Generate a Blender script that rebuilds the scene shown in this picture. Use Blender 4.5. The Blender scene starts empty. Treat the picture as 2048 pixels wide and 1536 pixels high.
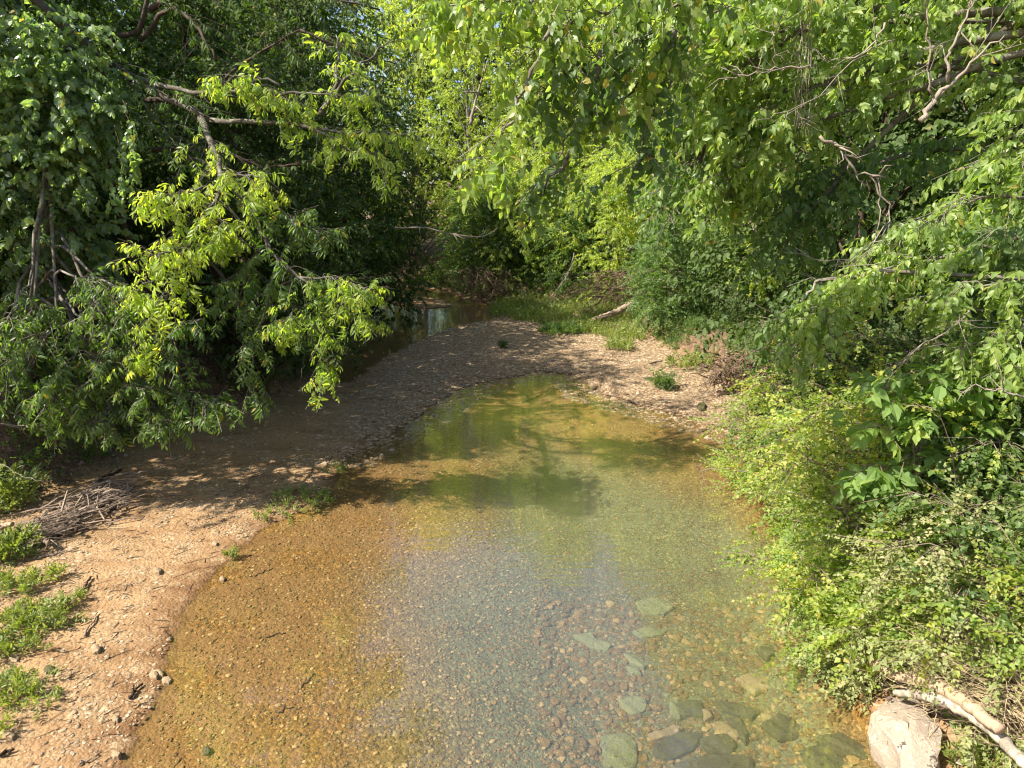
import bpy, math, random
import numpy as np
from mathutils import Vector

# ------------------------------------------------------------------ camera, sky, sun, exposure
SC = bpy.context.scene
COL = SC.collection
CAM_H, FPX = 5.0, 1384.0
TH = math.atan(368.0 / FPX)
cam_d = bpy.data.cameras.new('camera'); cam = bpy.data.objects.new('camera', cam_d); COL.objects.link(cam)
cam.location = (0, 0, CAM_H); cam.rotation_euler = (math.pi / 2 - TH, 0, 0)
cam_d.sensor_width = 36; cam_d.lens = 36 * FPX / 2048; cam_d.clip_end = 600; cam_d.clip_start = 0.05
SC.camera = cam
SUN_E, SUN_A = math.radians(46), math.radians(20)
sdir = Vector((-math.cos(SUN_E) * math.cos(SUN_A), -math.cos(SUN_E) * math.sin(SUN_A), math.sin(SUN_E)))
sd = bpy.data.lights.new('sun', 'SUN'); sun = bpy.data.objects.new('sun', sd); COL.objects.link(sun)
sd.energy = 5.0; sd.angle = math.radians(0.5); sd.color = (1.0, 0.93, 0.80)
sun.rotation_euler = sdir.to_track_quat('Z', 'Y').to_euler(); sun.location = sdir * 60
wd = bpy.data.worlds.new('World'); SC.world = wd; wd.use_nodes = True
wt = wd.node_tree; wt.nodes.clear()
sky = wt.nodes.new('ShaderNodeTexSky'); sky.sky_type = 'NISHITA'; sky.sun_disc = False
sky.sun_elevation = SUN_E; sky.sun_rotation = math.atan2(sdir.x, sdir.y) % (2 * math.pi)
bg = wt.nodes.new('ShaderNodeBackground'); bg.inputs[1].default_value = 0.095; sky.dust_density = 2.0
wo = wt.nodes.new('ShaderNodeOutputWorld')
wt.links.new(sky.outputs[0], bg.inputs[0]); wt.links.new(bg.outputs[0], wo.inputs[0])
SC.view_settings.view_transform = 'Standard'; SC.view_settings.look = 'None'
SC.view_settings.exposure = 1.36; SC.view_settings.gamma = 1
cy = SC.cycles
cy.max_bounces = 8; cy.diffuse_bounces = 2; cy.glossy_bounces = 3; cy.transmission_bounces = 4
cy.transparent_max_bounces = 12; cy.caustics_reflective = False; cy.caustics_refractive = False
cy.use_denoising = True; cy.filter_width = 1.15; cy.sample_clamp_indirect = 6

# ------------------------------------------------------------------ pixels to places (photo is 2048 x 1536)
CT, ST = math.cos(TH), math.sin(TH)
def ray(px, py):
    a = (px - 1024) / FPX; b = (768 - py) / FPX
    return np.array([a, CT + b * ST, -ST + b * CT])
def P(px, py, Y):
    d = ray(px, py); return np.array([0, 0, CAM_H]) + d * (Y / d[1])
def Gd(px, py, z=0.0):
    d = ray(px, py); return np.array([0, 0, CAM_H]) + d * ((z - CAM_H) / d[2])

# ------------------------------------------------------------------ objects and labels
def tag(o, label=None, cat=None, group=None, kind=None):
    for k, v in (('label', label), ('category', cat), ('group', group), ('kind', kind)):
        if v: o[k] = v
    return o
def thing(name, label, cat, loc, group=None, rz=0.0):
    o = bpy.data.objects.new(name, None); COL.objects.link(o)
    o.location = tuple(float(c) for c in loc); o.rotation_euler = (0, 0, rz); o.empty_display_size = 0.2
    return tag(o, label, cat, group)
class Geo:
    def __init__(s): s.V = []; s.F = []; s.R = []; s.n = 0
    def add(s, V, Fs, rnd=None):
        V = np.asarray(V, float).reshape(-1, 3)
        for i, F in enumerate(Fs):
            F = np.asarray(F, np.int64)
            if len(F) == 0: continue
            s.F.append(F + s.n)
            s.R.append(np.full(len(F), 0.5) if rnd is None else np.broadcast_to(np.asarray(rnd[i] if isinstance(rnd, list) else rnd, float), (len(F),)))
        s.V.append(V); s.n += len(V)
    def build(s, name, mat, parent=None, base=(0, 0, 0), smooth=False, attrs=None):
        base = np.asarray(base, float)
        V = np.concatenate(s.V) - base
        me = bpy.data.meshes.new(name)
        me.vertices.add(len(V)); me.vertices.foreach_set('co', V.astype(np.float32).ravel())
        loops = np.concatenate([F.ravel() for F in s.F]); sizes = np.concatenate([np.full(len(F), F.shape[1]) for F in s.F])
        me.loops.add(len(loops)); me.loops.foreach_set('vertex_index', loops.astype(np.int32))
        me.polygons.add(len(sizes))
        st = np.concatenate([[0], np.cumsum(sizes)[:-1]])
        me.polygons.foreach_set('loop_start', st.astype(np.int32))
        try: me.polygons.foreach_set('loop_total', sizes.astype(np.int32))
        except Exception: pass
        me.polygons.foreach_set('use_smooth', np.full(len(sizes), smooth))
        a = me.attributes.new('rnd', 'FLOAT', 'FACE'); a.data.foreach_set('value', np.concatenate(s.R).astype(np.float32))
        for k, v in (attrs or {}).items():
            a = me.attributes.new(k, 'FLOAT', 'POINT'); a.data.foreach_set('value', np.asarray(v, np.float32))
        me.update(calc_edges=True); me.validate()
        me.materials.append(mat)
        o = bpy.data.objects.new(name, me); COL.objects.link(o)
        if parent is not None: o.parent = parent
        else: o.location = tuple(float(c) for c in base)
        return o
def solo(g, name, mat, base, label, cat, group=None, smooth=False):
    return tag(g.build(name, mat, None, base, smooth), label, cat, group)

# ------------------------------------------------------------------ material helpers
def mat_new(name):
    m = bpy.data.materials.new(name); m.use_nodes = True; m.node_tree.nodes.clear(); return m, NT(m.node_tree)
class NT:
    def __init__(s, t): s.t = t
    def n(s, typ, ins=None, **kw):
        nd = s.t.nodes.new('ShaderNode' + typ)
        for k, v in kw.items(): setattr(nd, k, v)
        for k, v in (ins or {}).items(): s.set(nd.inputs[k], v)
        return nd
    def set(s, sock, v):
        if isinstance(v, bpy.types.NodeSocket): s.t.links.new(v, sock)
        elif isinstance(v, bpy.types.Node): s.t.links.new(v.outputs[0], sock)
        else:
            if isinstance(v, (tuple, list)) and sock.type == 'RGBA' and len(v) == 3: v = (*v, 1)
            sock.default_value = v
    def mix(s, f, a, b, typ='MIX'):
        nd = s.t.nodes.new('ShaderNodeMix'); nd.data_type = 'RGBA'; nd.blend_type = typ
        s.set(nd.inputs[0], f); s.set(nd.inputs[6], a); s.set(nd.inputs[7], b); return nd.outputs[2]
    def math(s, op, a, b=0.5, clamp=False):
        nd = s.n('Math', {0: a, 1: b}, operation=op, use_clamp=clamp); return nd.outputs[0]
    def ramp(s, f, stops, interp='LINEAR'):
        nd = s.n('ValToRGB', {0: f}); cr = nd.color_ramp; cr.interpolation = interp
        while len(cr.elements) < len(stops): cr.elements.new(0.5)
        for e, (p, c) in zip(cr.elements, stops):
            e.position = p; e.color = (*c, 1) if len(c) == 3 else c
        return nd.outputs[0]
    def rng(s, v, a, b, c=0.0, d=1.0):
        nd = s.n('MapRange', {0: v, 1: a, 2: b, 3: c, 4: d}); nd.interpolation_type = 'SMOOTHSTEP'; return nd.outputs[0]
    def noise(s, vec, sc, det=3.0, rough=0.55, out=0):
        return s.n('TexNoise', {'Vector': vec, 'Scale': sc, 'Detail': det, 'Roughness': rough}).outputs[out]
    def out(s, surf): o = s.n('OutputMaterial', {0: surf}); return o
def leaf_mat(name, stops, trans=0.48, tcol=2.1, rough=0.45, spec=0.38):
    m, N = mat_new(name)
    at = N.n('Attribute', attribute_name='rnd').outputs[2]
    stops = [(p, (min(1, c[0] * 1.12), c[1], c[2] * 2.1)) for p, c in stops]
    base = N.ramp(at, stops)
    geo = N.n('NewGeometry')
    vn = N.noise(geo.outputs['Position'], 1.3, 2)
    base = N.mix(0.55, base, N.ramp(vn, [(0.3, (0.55, 0.62, 0.5)), (0.7, (1.25, 1.2, 1.1))]), 'MULTIPLY')
    back = N.mix(N.math('MULTIPLY', geo.outputs['Backfacing'], 0.35), base, (0.16, 0.22, 0.10))
    p = N.n('BsdfPrincipled', {'Base Color': back, 'Roughness': rough})
    p.inputs['Specular IOR Level'].default_value = spec
    tc = N.mix(1.0, base, (tcol * 1.05, tcol * 1.12, tcol * 0.45), 'MULTIPLY')
    tr = N.n('BsdfTranslucent', {0: tc})
    mx = N.n('MixShader', {0: trans, 1: p, 2: tr}); N.out(mx); return m
def bark_mat(name, c1, c2, scale=14.0, c3=None):
    m, N = mat_new(name)
    tc = N.n('TexCoord').outputs['Object']
    mp = N.n('Mapping', {0: tc, 3: (1, 1, 0.35)}).outputs[0]
    f = N.noise(mp, scale, 5, 0.65)
    col = N.ramp(f, [(0.32, c1), (0.68, c2)])
    if c3: col = N.mix(N.rng(N.noise(tc, 5.0, 3), 0.52, 0.6), col, c3)
    f2 = N.noise(N.n('Mapping', {0: tc, 3: (1, 1, 0.2)}).outputs[0], scale * 5, 4, 0.7)
    col = N.mix(0.45, col, N.ramp(f2, [(0.3, c1), (0.7, c2)]))
    b = N.n('Bump', {'Height': N.math('ADD', f, f2), 'Strength': 0.8, 'Distance': 0.012})
    p = N.n('BsdfPrincipled', {'Base Color': col, 'Roughness': 0.9, 'Normal': b}); p.inputs['Specular IOR Level'].default_value = 0.2
    N.out(p); return m
def L(r, g, b):  # sRGB display 0-255 to linear
    f = lambda c: (c / 255 / 12.92) if c / 255 <= 0.04045 else ((c / 255 + 0.055) / 1.055) ** 2.4
    return (f(r), f(g), f(b))

YEL = (0.36, 0.30, 0.03)
M = {}
M['elm'] = leaf_mat('elm_leaf', [(0, (0.13, 0.22, 0.020)), (0.5, (0.23, 0.34, 0.028)), (0.93, (0.36, 0.44, 0.035)), (1, (0.45, 0.38, 0.04))])  # lightened so the drooping boughs look sunlit
M['elm_shade'] = leaf_mat('shade_elm_leaf', [(0, (0.05, 0.105, 0.012)), (0.5, (0.095, 0.175, 0.016)), (0.95, (0.14, 0.22, 0.03)), (1, YEL)], rough=0.38)  # darker green, half shade of the low tree put into the colour
M['grape'] = leaf_mat('grape_leaf', [(0, (0.09, 0.16, 0.045)), (0.55, (0.15, 0.24, 0.055)), (0.95, (0.26, 0.35, 0.06)), (1, YEL)], rough=0.30, spec=0.6)
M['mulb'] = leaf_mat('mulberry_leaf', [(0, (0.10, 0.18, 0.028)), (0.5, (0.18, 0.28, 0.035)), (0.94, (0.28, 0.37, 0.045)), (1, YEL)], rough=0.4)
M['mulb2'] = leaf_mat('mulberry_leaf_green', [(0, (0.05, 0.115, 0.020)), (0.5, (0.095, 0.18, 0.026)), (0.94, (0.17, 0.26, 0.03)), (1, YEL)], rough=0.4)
M['dark'] = leaf_mat('shade_dark_leaf', [(0, (0.020, 0.045, 0.005)), (0.5, (0.040, 0.08, 0.007)), (0.97, (0.068, 0.118, 0.010)), (1, (0.2, 0.18, 0.03))], trans=0.32, spec=0.15, rough=0.6)  # near-black green, shade inside the woods put into the leaf colour
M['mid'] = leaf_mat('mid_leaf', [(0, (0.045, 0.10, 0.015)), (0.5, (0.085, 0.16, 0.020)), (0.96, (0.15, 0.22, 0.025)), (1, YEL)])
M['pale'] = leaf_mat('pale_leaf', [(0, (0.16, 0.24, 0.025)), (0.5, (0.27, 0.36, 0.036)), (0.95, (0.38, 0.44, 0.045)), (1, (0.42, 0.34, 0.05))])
M['privet'] = leaf_mat('privet_leaf', [(0, (0.10, 0.18, 0.018)), (0.45, (0.21, 0.31, 0.026)), (0.85, (0.36, 0.43, 0.036)), (1, (0.50, 0.42, 0.08))], rough=0.45)
M['big'] = leaf_mat('broad_leaf', [(0, (0.10, 0.20, 0.022)), (0.6, (0.17, 0.29, 0.028)), (1, (0.28, 0.36, 0.035))], rough=0.6)
M['silver'] = leaf_mat('dusty_leaf', [(0, (0.14, 0.18, 0.03)), (0.5, (0.23, 0.27, 0.045)), (0.85, (0.33, 0.33, 0.075)), (1, (0.46, 0.40, 0.14))], rough=0.6, trans=0.3, tcol=1.4)
M['grass'] = leaf_mat('grass_blade', [(0, (0.10, 0.155, 0.018)), (0.6, (0.19, 0.25, 0.026)), (0.9, (0.28, 0.32, 0.05)), (1, (0.46, 0.38, 0.17))], trans=0.35)
M['litter'] = leaf_mat('dry_leaf', [(0, (0.09, 0.055, 0.035)), (0.5, (0.22, 0.14, 0.08)), (1, (0.42, 0.30, 0.18))], trans=0.08, tcol=1.0, rough=0.8, spec=0.2)
M['bark'] = bark_mat('grey_bark', (0.06, 0.05, 0.04), (0.22, 0.19, 0.15), 12, (0.30, 0.29, 0.24))
M['barkd'] = bark_mat('brown_bark', (0.035, 0.025, 0.018), (0.12, 0.09, 0.065))
M['elmbark'] = bark_mat('shaded_bark', (0.05, 0.042, 0.034), (0.16, 0.14, 0.11), 12, (0.24, 0.23, 0.19))  # grey bark darkened to stand for the shade at upper left
M['twig'] = bark_mat('twig_bark', (0.12, 0.09, 0.065), (0.30, 0.24, 0.18), 30)
M['dead'] = bark_mat('dead_wood', (0.16, 0.13, 0.10), (0.36, 0.31, 0.25), 22)
M['drift'] = bark_mat('driftwood', (0.13, 0.09, 0.065), (0.40, 0.31, 0.23), 30)
M['darkwood'] = bark_mat('wet_wood', (0.02, 0.014, 0.01), (0.09, 0.06, 0.04), 30)
M['whitelog'] = bark_mat('bleached_log', (0.28, 0.22, 0.16), (0.55, 0.48, 0.38), 16, (0.10, 0.08, 0.065))
M['brownlog'] = bark_mat('brown_log', (0.30, 0.20, 0.13), (0.50, 0.37, 0.25), 20)
M['stem'] = bark_mat('green_stem', (0.14, 0.17, 0.05), (0.32, 0.30, 0.14), 25)
M['straw'] = bark_mat('dry_straw', (0.30, 0.22, 0.12), (0.56, 0.45, 0.28), 30)
M['root'] = bark_mat('root_wood', (0.07, 0.045, 0.03), (0.26, 0.18, 0.12), 25)

def terrain_mat():
    m, N = mat_new('creek_ground')
    pos = N.n('NewGeometry').outputs['Position']
    sep = N.n('SeparateXYZ', {0: pos}); z = sep.outputs[2]
    bank = N.n('Attribute', attribute_name='bank').outputs[2]
    coarse = N.n('Attribute', attribute_name='coarse').outputs[2]
    depth = N.n('Attribute', attribute_name='depth').outputs[2]
    warp = N.n('TexNoise', {'Vector': pos, 'Scale': 9.0, 'Detail': 2.0}).outputs[1]
    wp = N.n('VectorMath', {0: pos, 1: N.n('VectorMath', {0: warp, 3: 0.035}, operation='SCALE').outputs[0]}, operation='ADD').outputs[0]
    v1 = N.n('TexVoronoi', {'Vector': wp, 'Scale': 30.0}); v2 = N.n('TexVoronoi', {'Vector': wp, 'Scale': 13.0})
    v3 = N.n('TexVoronoi', {'Vector': wp, 'Scale': 75.0})
    r1 = N.n('SeparateColor', {0: v1.outputs[1]}).outputs[0]; r2 = N.n('SeparateColor', {0: v2.outputs[1]}).outputs[0]
    r3 = N.n('SeparateColor', {0: v3.outputs[1]}).outputs[0]
    g1 = N.ramp(r1, [(0, (0.196, 0.129, 0.069)), (0.4, (0.314, 0.221, 0.122)), (0.85, (0.392, 0.288, 0.170)), (1, (0.588, 0.494, 0.360))])
    g2 = N.ramp(r2, [(0, (0.133, 0.091, 0.061)), (0.4, (0.248, 0.181, 0.119)), (0.85, (0.337, 0.264, 0.176)), (1, (0.496, 0.427, 0.318))])
    fine = N.ramp(r3, [(0, (0.291, 0.189, 0.092)), (0.75, (0.388, 0.260, 0.135)), (1, (0.466, 0.347, 0.205))])
    big = N.noise(pos, 0.9, 4, 0.6); pat = N.noise(pos, 2.6, 4, 0.65)
    sand = N.mix(0.5, fine, N.ramp(N.noise(pos, 4.0, 5, 0.7), [(0.3, (0.281, 0.168, 0.086)), (0.7, (0.407, 0.275, 0.151))]))
    isgr = N.math('MAXIMUM', N.rng(pat, 0.47, 0.60), coarse)
    dry = N.mix(N.math('MULTIPLY', isgr, 0.85), sand, N.mix(coarse, g1, g2))
    # stream bed: orange sand in the shallows to olive gravel where it is deep
    b1 = N.ramp(r1, [(0, (0.070, 0.041, 0.013)), (0.35, (0.182, 0.102, 0.022)), (0.75, (0.280, 0.160, 0.032)), (0.94, (0.420, 0.246, 0.051)), (1, (0.700, 0.522, 0.224))])
    b3 = N.ramp(r3, [(0, (0.126, 0.072, 0.018)), (0.6, (0.224, 0.128, 0.027)), (1, (0.364, 0.217, 0.054))])
    shal = N.mix(0.5, b1, b3)
    silt = N.ramp(N.noise(pos, 3.0, 4), [(0.3, (0.196, 0.117, 0.040)), (0.7, (0.280, 0.180, 0.065))])
    siltm = N.math('MULTIPLY', N.rng(depth, 0.22, 0.02), N.rng(big, 0.40, 0.52))
    shal = N.mix(N.math('MULTIPLY', siltm, 0.8), shal, silt)
    dn = N.math('ADD', depth, N.math('MULTIPLY', N.math('SUBTRACT', big, 0.5), 0.25))
    olive = N.ramp(r1, [(0, (0.080, 0.069, 0.026)), (0.4, (0.160, 0.137, 0.053)), (0.85, (0.224, 0.190, 0.070)), (1, (0.384, 0.314, 0.132))])
    olive = N.mix(N.rng(pat, 0.40, 0.62), olive, N.mix(0.5, olive, (0.20, 0.18, 0.085)))
    bed = N.mix(N.rng(dn, 0.10, 0.48), shal, olive)
    dry = N.mix(1.0, dry, N.ramp(N.noise(N.n('Mapping', {0: pos, 2: (0, 0, -0.9), 3: (0.55, 2.0, 1)}).outputs[0], 1.2, 5, 0.6), [(0.32, (0.66, 0.58, 0.50)), (0.5, (0.92, 0.88, 0.84)), (0.7, (1.06, 1.05, 1.04))]), 'MULTIPLY')
    wetd = N.mix(1.0, dry, (0.52, 0.44, 0.36), 'MULTIPLY')
    zn = N.math('ADD', z, N.math('MULTIPLY', N.math('SUBTRACT', pat, 0.5), 0.12))
    land = N.mix(N.rng(zn, 0.055, 0.0), dry, wetd)
    col = N.mix(N.rng(z, 0.002, -0.012), land, bed)
    soil = N.ramp(N.noise(pos, 6.0, 6, 0.7), [(0.3, (0.06, 0.038, 0.025)), (0.5, (0.15, 0.095, 0.06)), (0.72, (0.30, 0.20, 0.13))])
    col = N.mix(bank, col, soil)
    h = N.math('ADD', N.math('MULTIPLY', v1.outputs[0], -0.7), N.math('MULTIPLY', v2.outputs[0], -0.9))
    h = N.math('ADD', h, N.math('MULTIPLY', N.noise(pos, 7.0, 5, 0.7), 1.6))
    bs = N.n('Bump', {'Height': h, 'Strength': 0.75, 'Distance': 0.018})
    col = N.mix(1.0, col, (0.86, 0.84, 0.82), 'MULTIPLY')
    col = N.mix(N.rng(z, 0.0, -0.02), col, N.mix(1.0, col, N.mix(N.rng(dn, 0.12, 0.4), (1.02, 0.93, 0.92), (0.86, 1.0, 1.05)), 'MULTIPLY'))
    p = N.n('BsdfPrincipled', {'Base Color': col, 'Roughness': 0.85, 'Normal': bs}); p.inputs['Specular IOR Level'].default_value = 0.25
    N.out(p); return m
def water_mat():
    m, N = mat_new('creek_water')
    pos = N.n('NewGeometry').outputs['Position']
    mp = N.n('Mapping', {0: pos, 3: (3.0, 13.0, 1.0)}).outputs[0]
    n1 = N.noise(mp, 1.0, 3, 0.5)
    n2 = N.noise(N.n('Mapping', {0: pos, 3: (1.0, 2.2, 1.0)}).outputs[0], 1.0, 2, 0.5)
    h = N.math('ADD', N.math('MULTIPLY', n1, 0.35), n2)
    b = N.n('Bump', {'Height': h, 'Strength': 0.42, 'Distance': 0.012})
    ge = N.n('NewGeometry')
    c = N.math('ABSOLUTE', N.n('VectorMath', {0: b.outputs[0], 1: ge.outputs['Incoming']}, operation='DOT_PRODUCT').outputs['Value'])
    fr = N.math('ADD', N.math('MULTIPLY', N.math('POWER', N.math('SUBTRACT', 1.0, c, clamp=True), 4.2), 0.87), 0.13)
    tr = N.n('BsdfTransparent', {0: (1, 1, 1, 1)})
    gl = N.n('BsdfGlossy', {'Color': (1, 1, 1, 1), 'Roughness': 0.0, 'Normal': b})
    o = N.out(N.n('MixShader', {0: fr, 1: tr, 2: gl}))
    v = N.n('VolumePrincipled', {'Color': (0.60, 0.56, 0.33, 1), 'Density': 0.6, 'Anisotropy': 0.4, 'Absorption Color': (0.8, 0.82, 0.62, 1)})
    N.set(o.inputs[1], v); return m
def rock_mat(name, c1, c2, c3, scale=6.0, bump=0.03):
    m, N = mat_new(name)
    tc = N.n('TexCoord').outputs['Object']; at = N.n('Attribute', attribute_name='rnd').outputs[2]
    f = N.noise(tc, scale, 6, 0.7)
    col = N.mix(0.5, N.ramp(f, [(0.3, c1), (0.7, c2)]), N.ramp(at, [(0, c1), (0.6, c2), (1, c3)]))
    col = N.mix(N.rng(N.noise(tc, scale * 4, 4, 0.7), 0.58, 0.66), col, c3)
    crk = N.n('TexVoronoi', {'Vector': tc, 'Scale': scale * 1.3}, feature='DISTANCE_TO_EDGE').outputs[0]
    hh = N.math('ADD', N.math('ADD', f, N.math('MULTIPLY', N.noise(tc, scale * 9, 5, 0.7), 0.5)), N.rng(crk, 0.0, 0.04, -0.10, 0.0))
    col = N.mix(N.rng(N.noise(tc, scale * 2.2, 5, 0.75), 0.60, 0.64), col, (c1[0] * 0.35, c1[1] * 0.36, c1[2] * 0.36))
    p = N.n('BsdfPrincipled', {'Base Color': col, 'Roughness': 0.9, 'Normal': N.n('Bump', {'Height': hh, 'Strength': 0.9, 'Distance': bump})})
    p.inputs['Specular IOR Level'].default_value = 0.25
    N.out(p); return m
M['ground'] = terrain_mat(); M['water'] = water_mat()
M['pebble'] = rock_mat('pebble_stone', (0.168, 0.109, 0.061), (0.337, 0.245, 0.145), (0.514, 0.445, 0.335), 20, 0.004)
M['bedpeb'] = rock_mat('bed_pebble', (0.084, 0.052, 0.017), (0.252, 0.152, 0.041), (0.644, 0.464, 0.187), 20, 0.004)
M['boulder'] = rock_mat('boulder_stone', (0.24, 0.19, 0.14), (0.38, 0.31, 0.24), (0.52, 0.46, 0.38), 4, 0.03)
M['slab_g'] = rock_mat('green_slab', (0.15, 0.16, 0.06), (0.26, 0.26, 0.11), (0.33, 0.31, 0.14), 7)
M['slab_d'] = rock_mat('dark_slab', (0.06, 0.055, 0.025), (0.11, 0.10, 0.045), (0.16, 0.14, 0.06), 7)
M['slab_t'] = rock_mat('tan_slab', (0.20, 0.14, 0.06), (0.34, 0.25, 0.11), (0.45, 0.36, 0.18), 5)

# ------------------------------------------------------------------ ground shape
def sdist(X, Y, poly):
    """signed distance, positive inside"""
    px = np.asarray(poly)[:, 0]; py = np.asarray(poly)[:, 1]; n = len(px)
    best = np.full(X.shape, 1e9); ins = np.zeros(X.shape, bool)
    for i in range(n):
        ax, ay = px[i], py[i]; bx, by = px[(i + 1) % n], py[(i + 1) % n]
        dx, dy = bx - ax, by - ay; L2 = dx * dx + dy * dy + 1e-12
        t = np.clip(((X - ax) * dx + (Y - ay) * dy) / L2, 0, 1)
        best = np.minimum(best, (X - ax - t * dx) ** 2 + (Y - ay - t * dy) ** 2)
        c = (ay > Y) != (by > Y)
        with np.errstate(divide='ignore', invalid='ignore'):
            xi = (bx - ax) * (Y - ay) / (by - ay if by != ay else 1e-9) + ax
        ins ^= c & (X < xi)
    d = np.sqrt(best); return np.where(ins, d, -d)
def pdist(X, Y, line):
    best = np.full(X.shape, 1e9); l = np.asarray(line)
    for a, b in zip(l[:-1], l[1:]):
        d = b - a; t = np.clip(((X - a[0]) * d[0] + (Y - a[1]) * d[1]) / (d @ d + 1e-12), 0, 1)
        best = np.minimum(best, (X - a[0] - t * d[0]) ** 2 + (Y - a[1] - t * d[1]) ** 2)
    return np.sqrt(best)
def px2(l): return [tuple(Gd(a, b)[:2]) for a, b in l]
left_shore = [(-3.9, -8), (-3.9, 0), (-4.0, 3.5)] + px2([(240, 1536), (290, 1425), (332, 1310), (352, 1240), (385, 1185), (430, 1140), (480, 1092), (545, 1048), (640, 1010), (668, 968), (690, 925), (760, 880), (830, 840), (880, 800), (930, 775), (990, 760), (1080, 742), (1150, 752), (1205, 788), (1290, 812), (1370, 836), (1450, 858), (1500, 880)])
right_shore = px2([(1530, 930), (1560, 1020), (1600, 1120), (1650, 1220), (1690, 1310), (1735, 1400), (1760, 1450), (1800, 1536)]) + [(4.1, 3), (4.3, 0), (4.3, -8)]
pool = left_shore + right_shore
channel = px2([(985, 640), (920, 652), (860, 672), (790, 705), (735, 735), (700, 765), (665, 765), (668, 738), (700, 700), (722, 660), (725, 622), (690, 600), (600, 586), (540, 575), (600, 564), (800, 574), (890, 582), (940, 602), (985, 608)])
barsmall = px2([(740, 596), (800, 590), (870, 598), (915, 612), (860, 618), (800, 612)])
corridor = [(-12.5, -8), (-12.5, 5)] + px2([(-300, 1180), (0, 1045), (60, 1020), (150, 985), (250, 945), (300, 905), (420, 865), (510, 822), (592, 785), (665, 733), (702, 698), (722, 660), (725, 622), (690, 600), (600, 585), (520, 575), (600, 560), (800, 572), (890, 580), (945, 600), (990, 604), (1080, 606), (1160, 618), (1250, 640), (1275, 680), (1330, 712), (1400, 740), (1450, 785), (1515, 850), (1530, 900), (1565, 990), (1612, 1100), (1665, 1210), (1712, 1310), (1762, 1400), (1800, 1450), (1900, 1536)]) + [(5.0, 3), (5.2, 0), (5.2, -8)]
def sm(x, a, b):
    t = np.clip((x - a) / (b - a), 0, 1); return t * t * (3 - 2 * t)
def wob(X, Y, s, seed=0):
    r = np.random.RandomState(seed); v = 0
    for k in range(5):
        a = r.uniform(0, 6.28); f = s * 1.7 ** k; ph = r.uniform(0, 6.28, 2)
        v = v + np.sin(f * (X * math.cos(a) + Y * math.sin(a)) + ph[0]) * np.sin(f * (-X * math.sin(a) + Y * math.cos(a)) + ph[1]) / 1.5 ** k
    return v
def terrain(X, Y):
    X = np.asarray(X, float); Y = np.asarray(Y, float)
    jx = X + 0.05 * wob(X, Y, 3.0, 1); jy = Y + 0.05 * wob(X, Y, 3.0, 2)
    dp = sdist(jx, jy, pool); dc = sdist(jx, jy, channel); ds = sdist(jx, jy, barsmall); dk = sdist(jx, jy, corridor)
    dl = pdist(jx, jy, left_shore); dr = pdist(jx, jy, right_shore)
    deep = np.clip(0.012 + 0.02 * dl + 0.028 * dl ** 2, 0, 0.72) * (0.3 + 0.7 * sm(dr, 0, 1.0))
    deep = deep * (1 - 0.5 * sm(Y, 11, 17))
    zc = -np.clip(0.03 + 0.05 * dc, 0, 0.35) * sm(Y, 13, 22) - 0.02
    dw = np.maximum(dp, dc)
    land = 0.02 + 0.05 * np.clip(-dw, 0, 2.0) + 0.03 * np.clip(-dw - 2, 0, 3) + 0.012 * wob(X, Y, 2.2, 3) * sm(-dw, 0, 0.8)
    foot = np.maximum(0, wob(X, Y, 5.5, 12) - 1.0) * 0.035 * sm(dw, -0.25, -0.6) * sm(Y, 13, 11) * (X < 0)
    land = land - foot
    z = np.where(dp > 0, -deep, np.where(dc > 0, zc, land))
    z = np.where((ds > 0), 0.05 + 0.03 * ds, z)
    db = np.clip(-dk, 0, None)
    left = sm(X, 1.5, -1.5)
    near_left = sm(Y, 11.5, 8.5) * left
    steepL = (0.9 + 0.6 * sm(Y, 24, 16)) * sm(db, 0, 1.5 + 3 * near_left) + 0.06 * np.clip(db - 1.5, 0, 30)
    steepR = 0.8 * sm(db, 0, 0.9) + (0.4 + 1.1 * sm(Y, 18, 11)) * sm(db, 0.3, 3.5) + 0.05 * np.clip(db - 3, 0, 30)
    bk = (steepL * left + steepR * (1 - left)) * (1 + 0.12 * wob(X, Y, 0.9, 4))
    z = z + np.where(db > 0, bk, 0)
    bank = sm(db, 0.0, 0.45 + 1.5 * near_left)
    coarse = sm(Y, 12.5, 15.0) * (1 - bank) * sm(X, -4.6, -3.2)
    return z, bank, coarse, np.where(dp > 0, deep, np.where(dc > 0, -zc, 0.0))
def H(x, y): return float(terrain(np.array([x]), np.array([y]))[0][0])
def Gt(px, py):
    z = 0.0
    for _ in range(16): q = Gd(px, py, z); z = 0.5 * z + 0.5 * max(0.0, H(q[0], q[1]))
    q = Gd(px, py, z); q[2] = H(q[0], q[1]); return q
def grid_geo(xs, ys):
    X, Y = np.meshgrid(xs, ys); n, m = X.shape
    i = np.arange(n * m).reshape(n, m)
    F = np.stack([i[:-1, :-1], i[:-1, 1:], i[1:, 1:], i[1:, :-1]], -1).reshape(-1, 4); return X, Y, F
xs = np.concatenate([np.linspace(-140, -40, 12)[:-1], np.linspace(-40, -14, 30)[:-1], np.arange(-14, 9, 0.09), np.linspace(9, 40, 34), np.linspace(40, 140, 12)[1:]])
ys = np.concatenate([np.linspace(-60, -8, 10)[:-1], np.linspace(-8, 3, 24)[:-1], np.arange(3, 20, 0.09), np.arange(20, 46, 0.28), np.linspace(46, 220, 36)])
X, Y, F = grid_geo(xs, ys)
Z, BK, CO, DE = terrain(X, Y)
Z = Z + np.clip((np.hypot(X, Y - 20) - 60) * 0.06, 0, 6)
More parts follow.
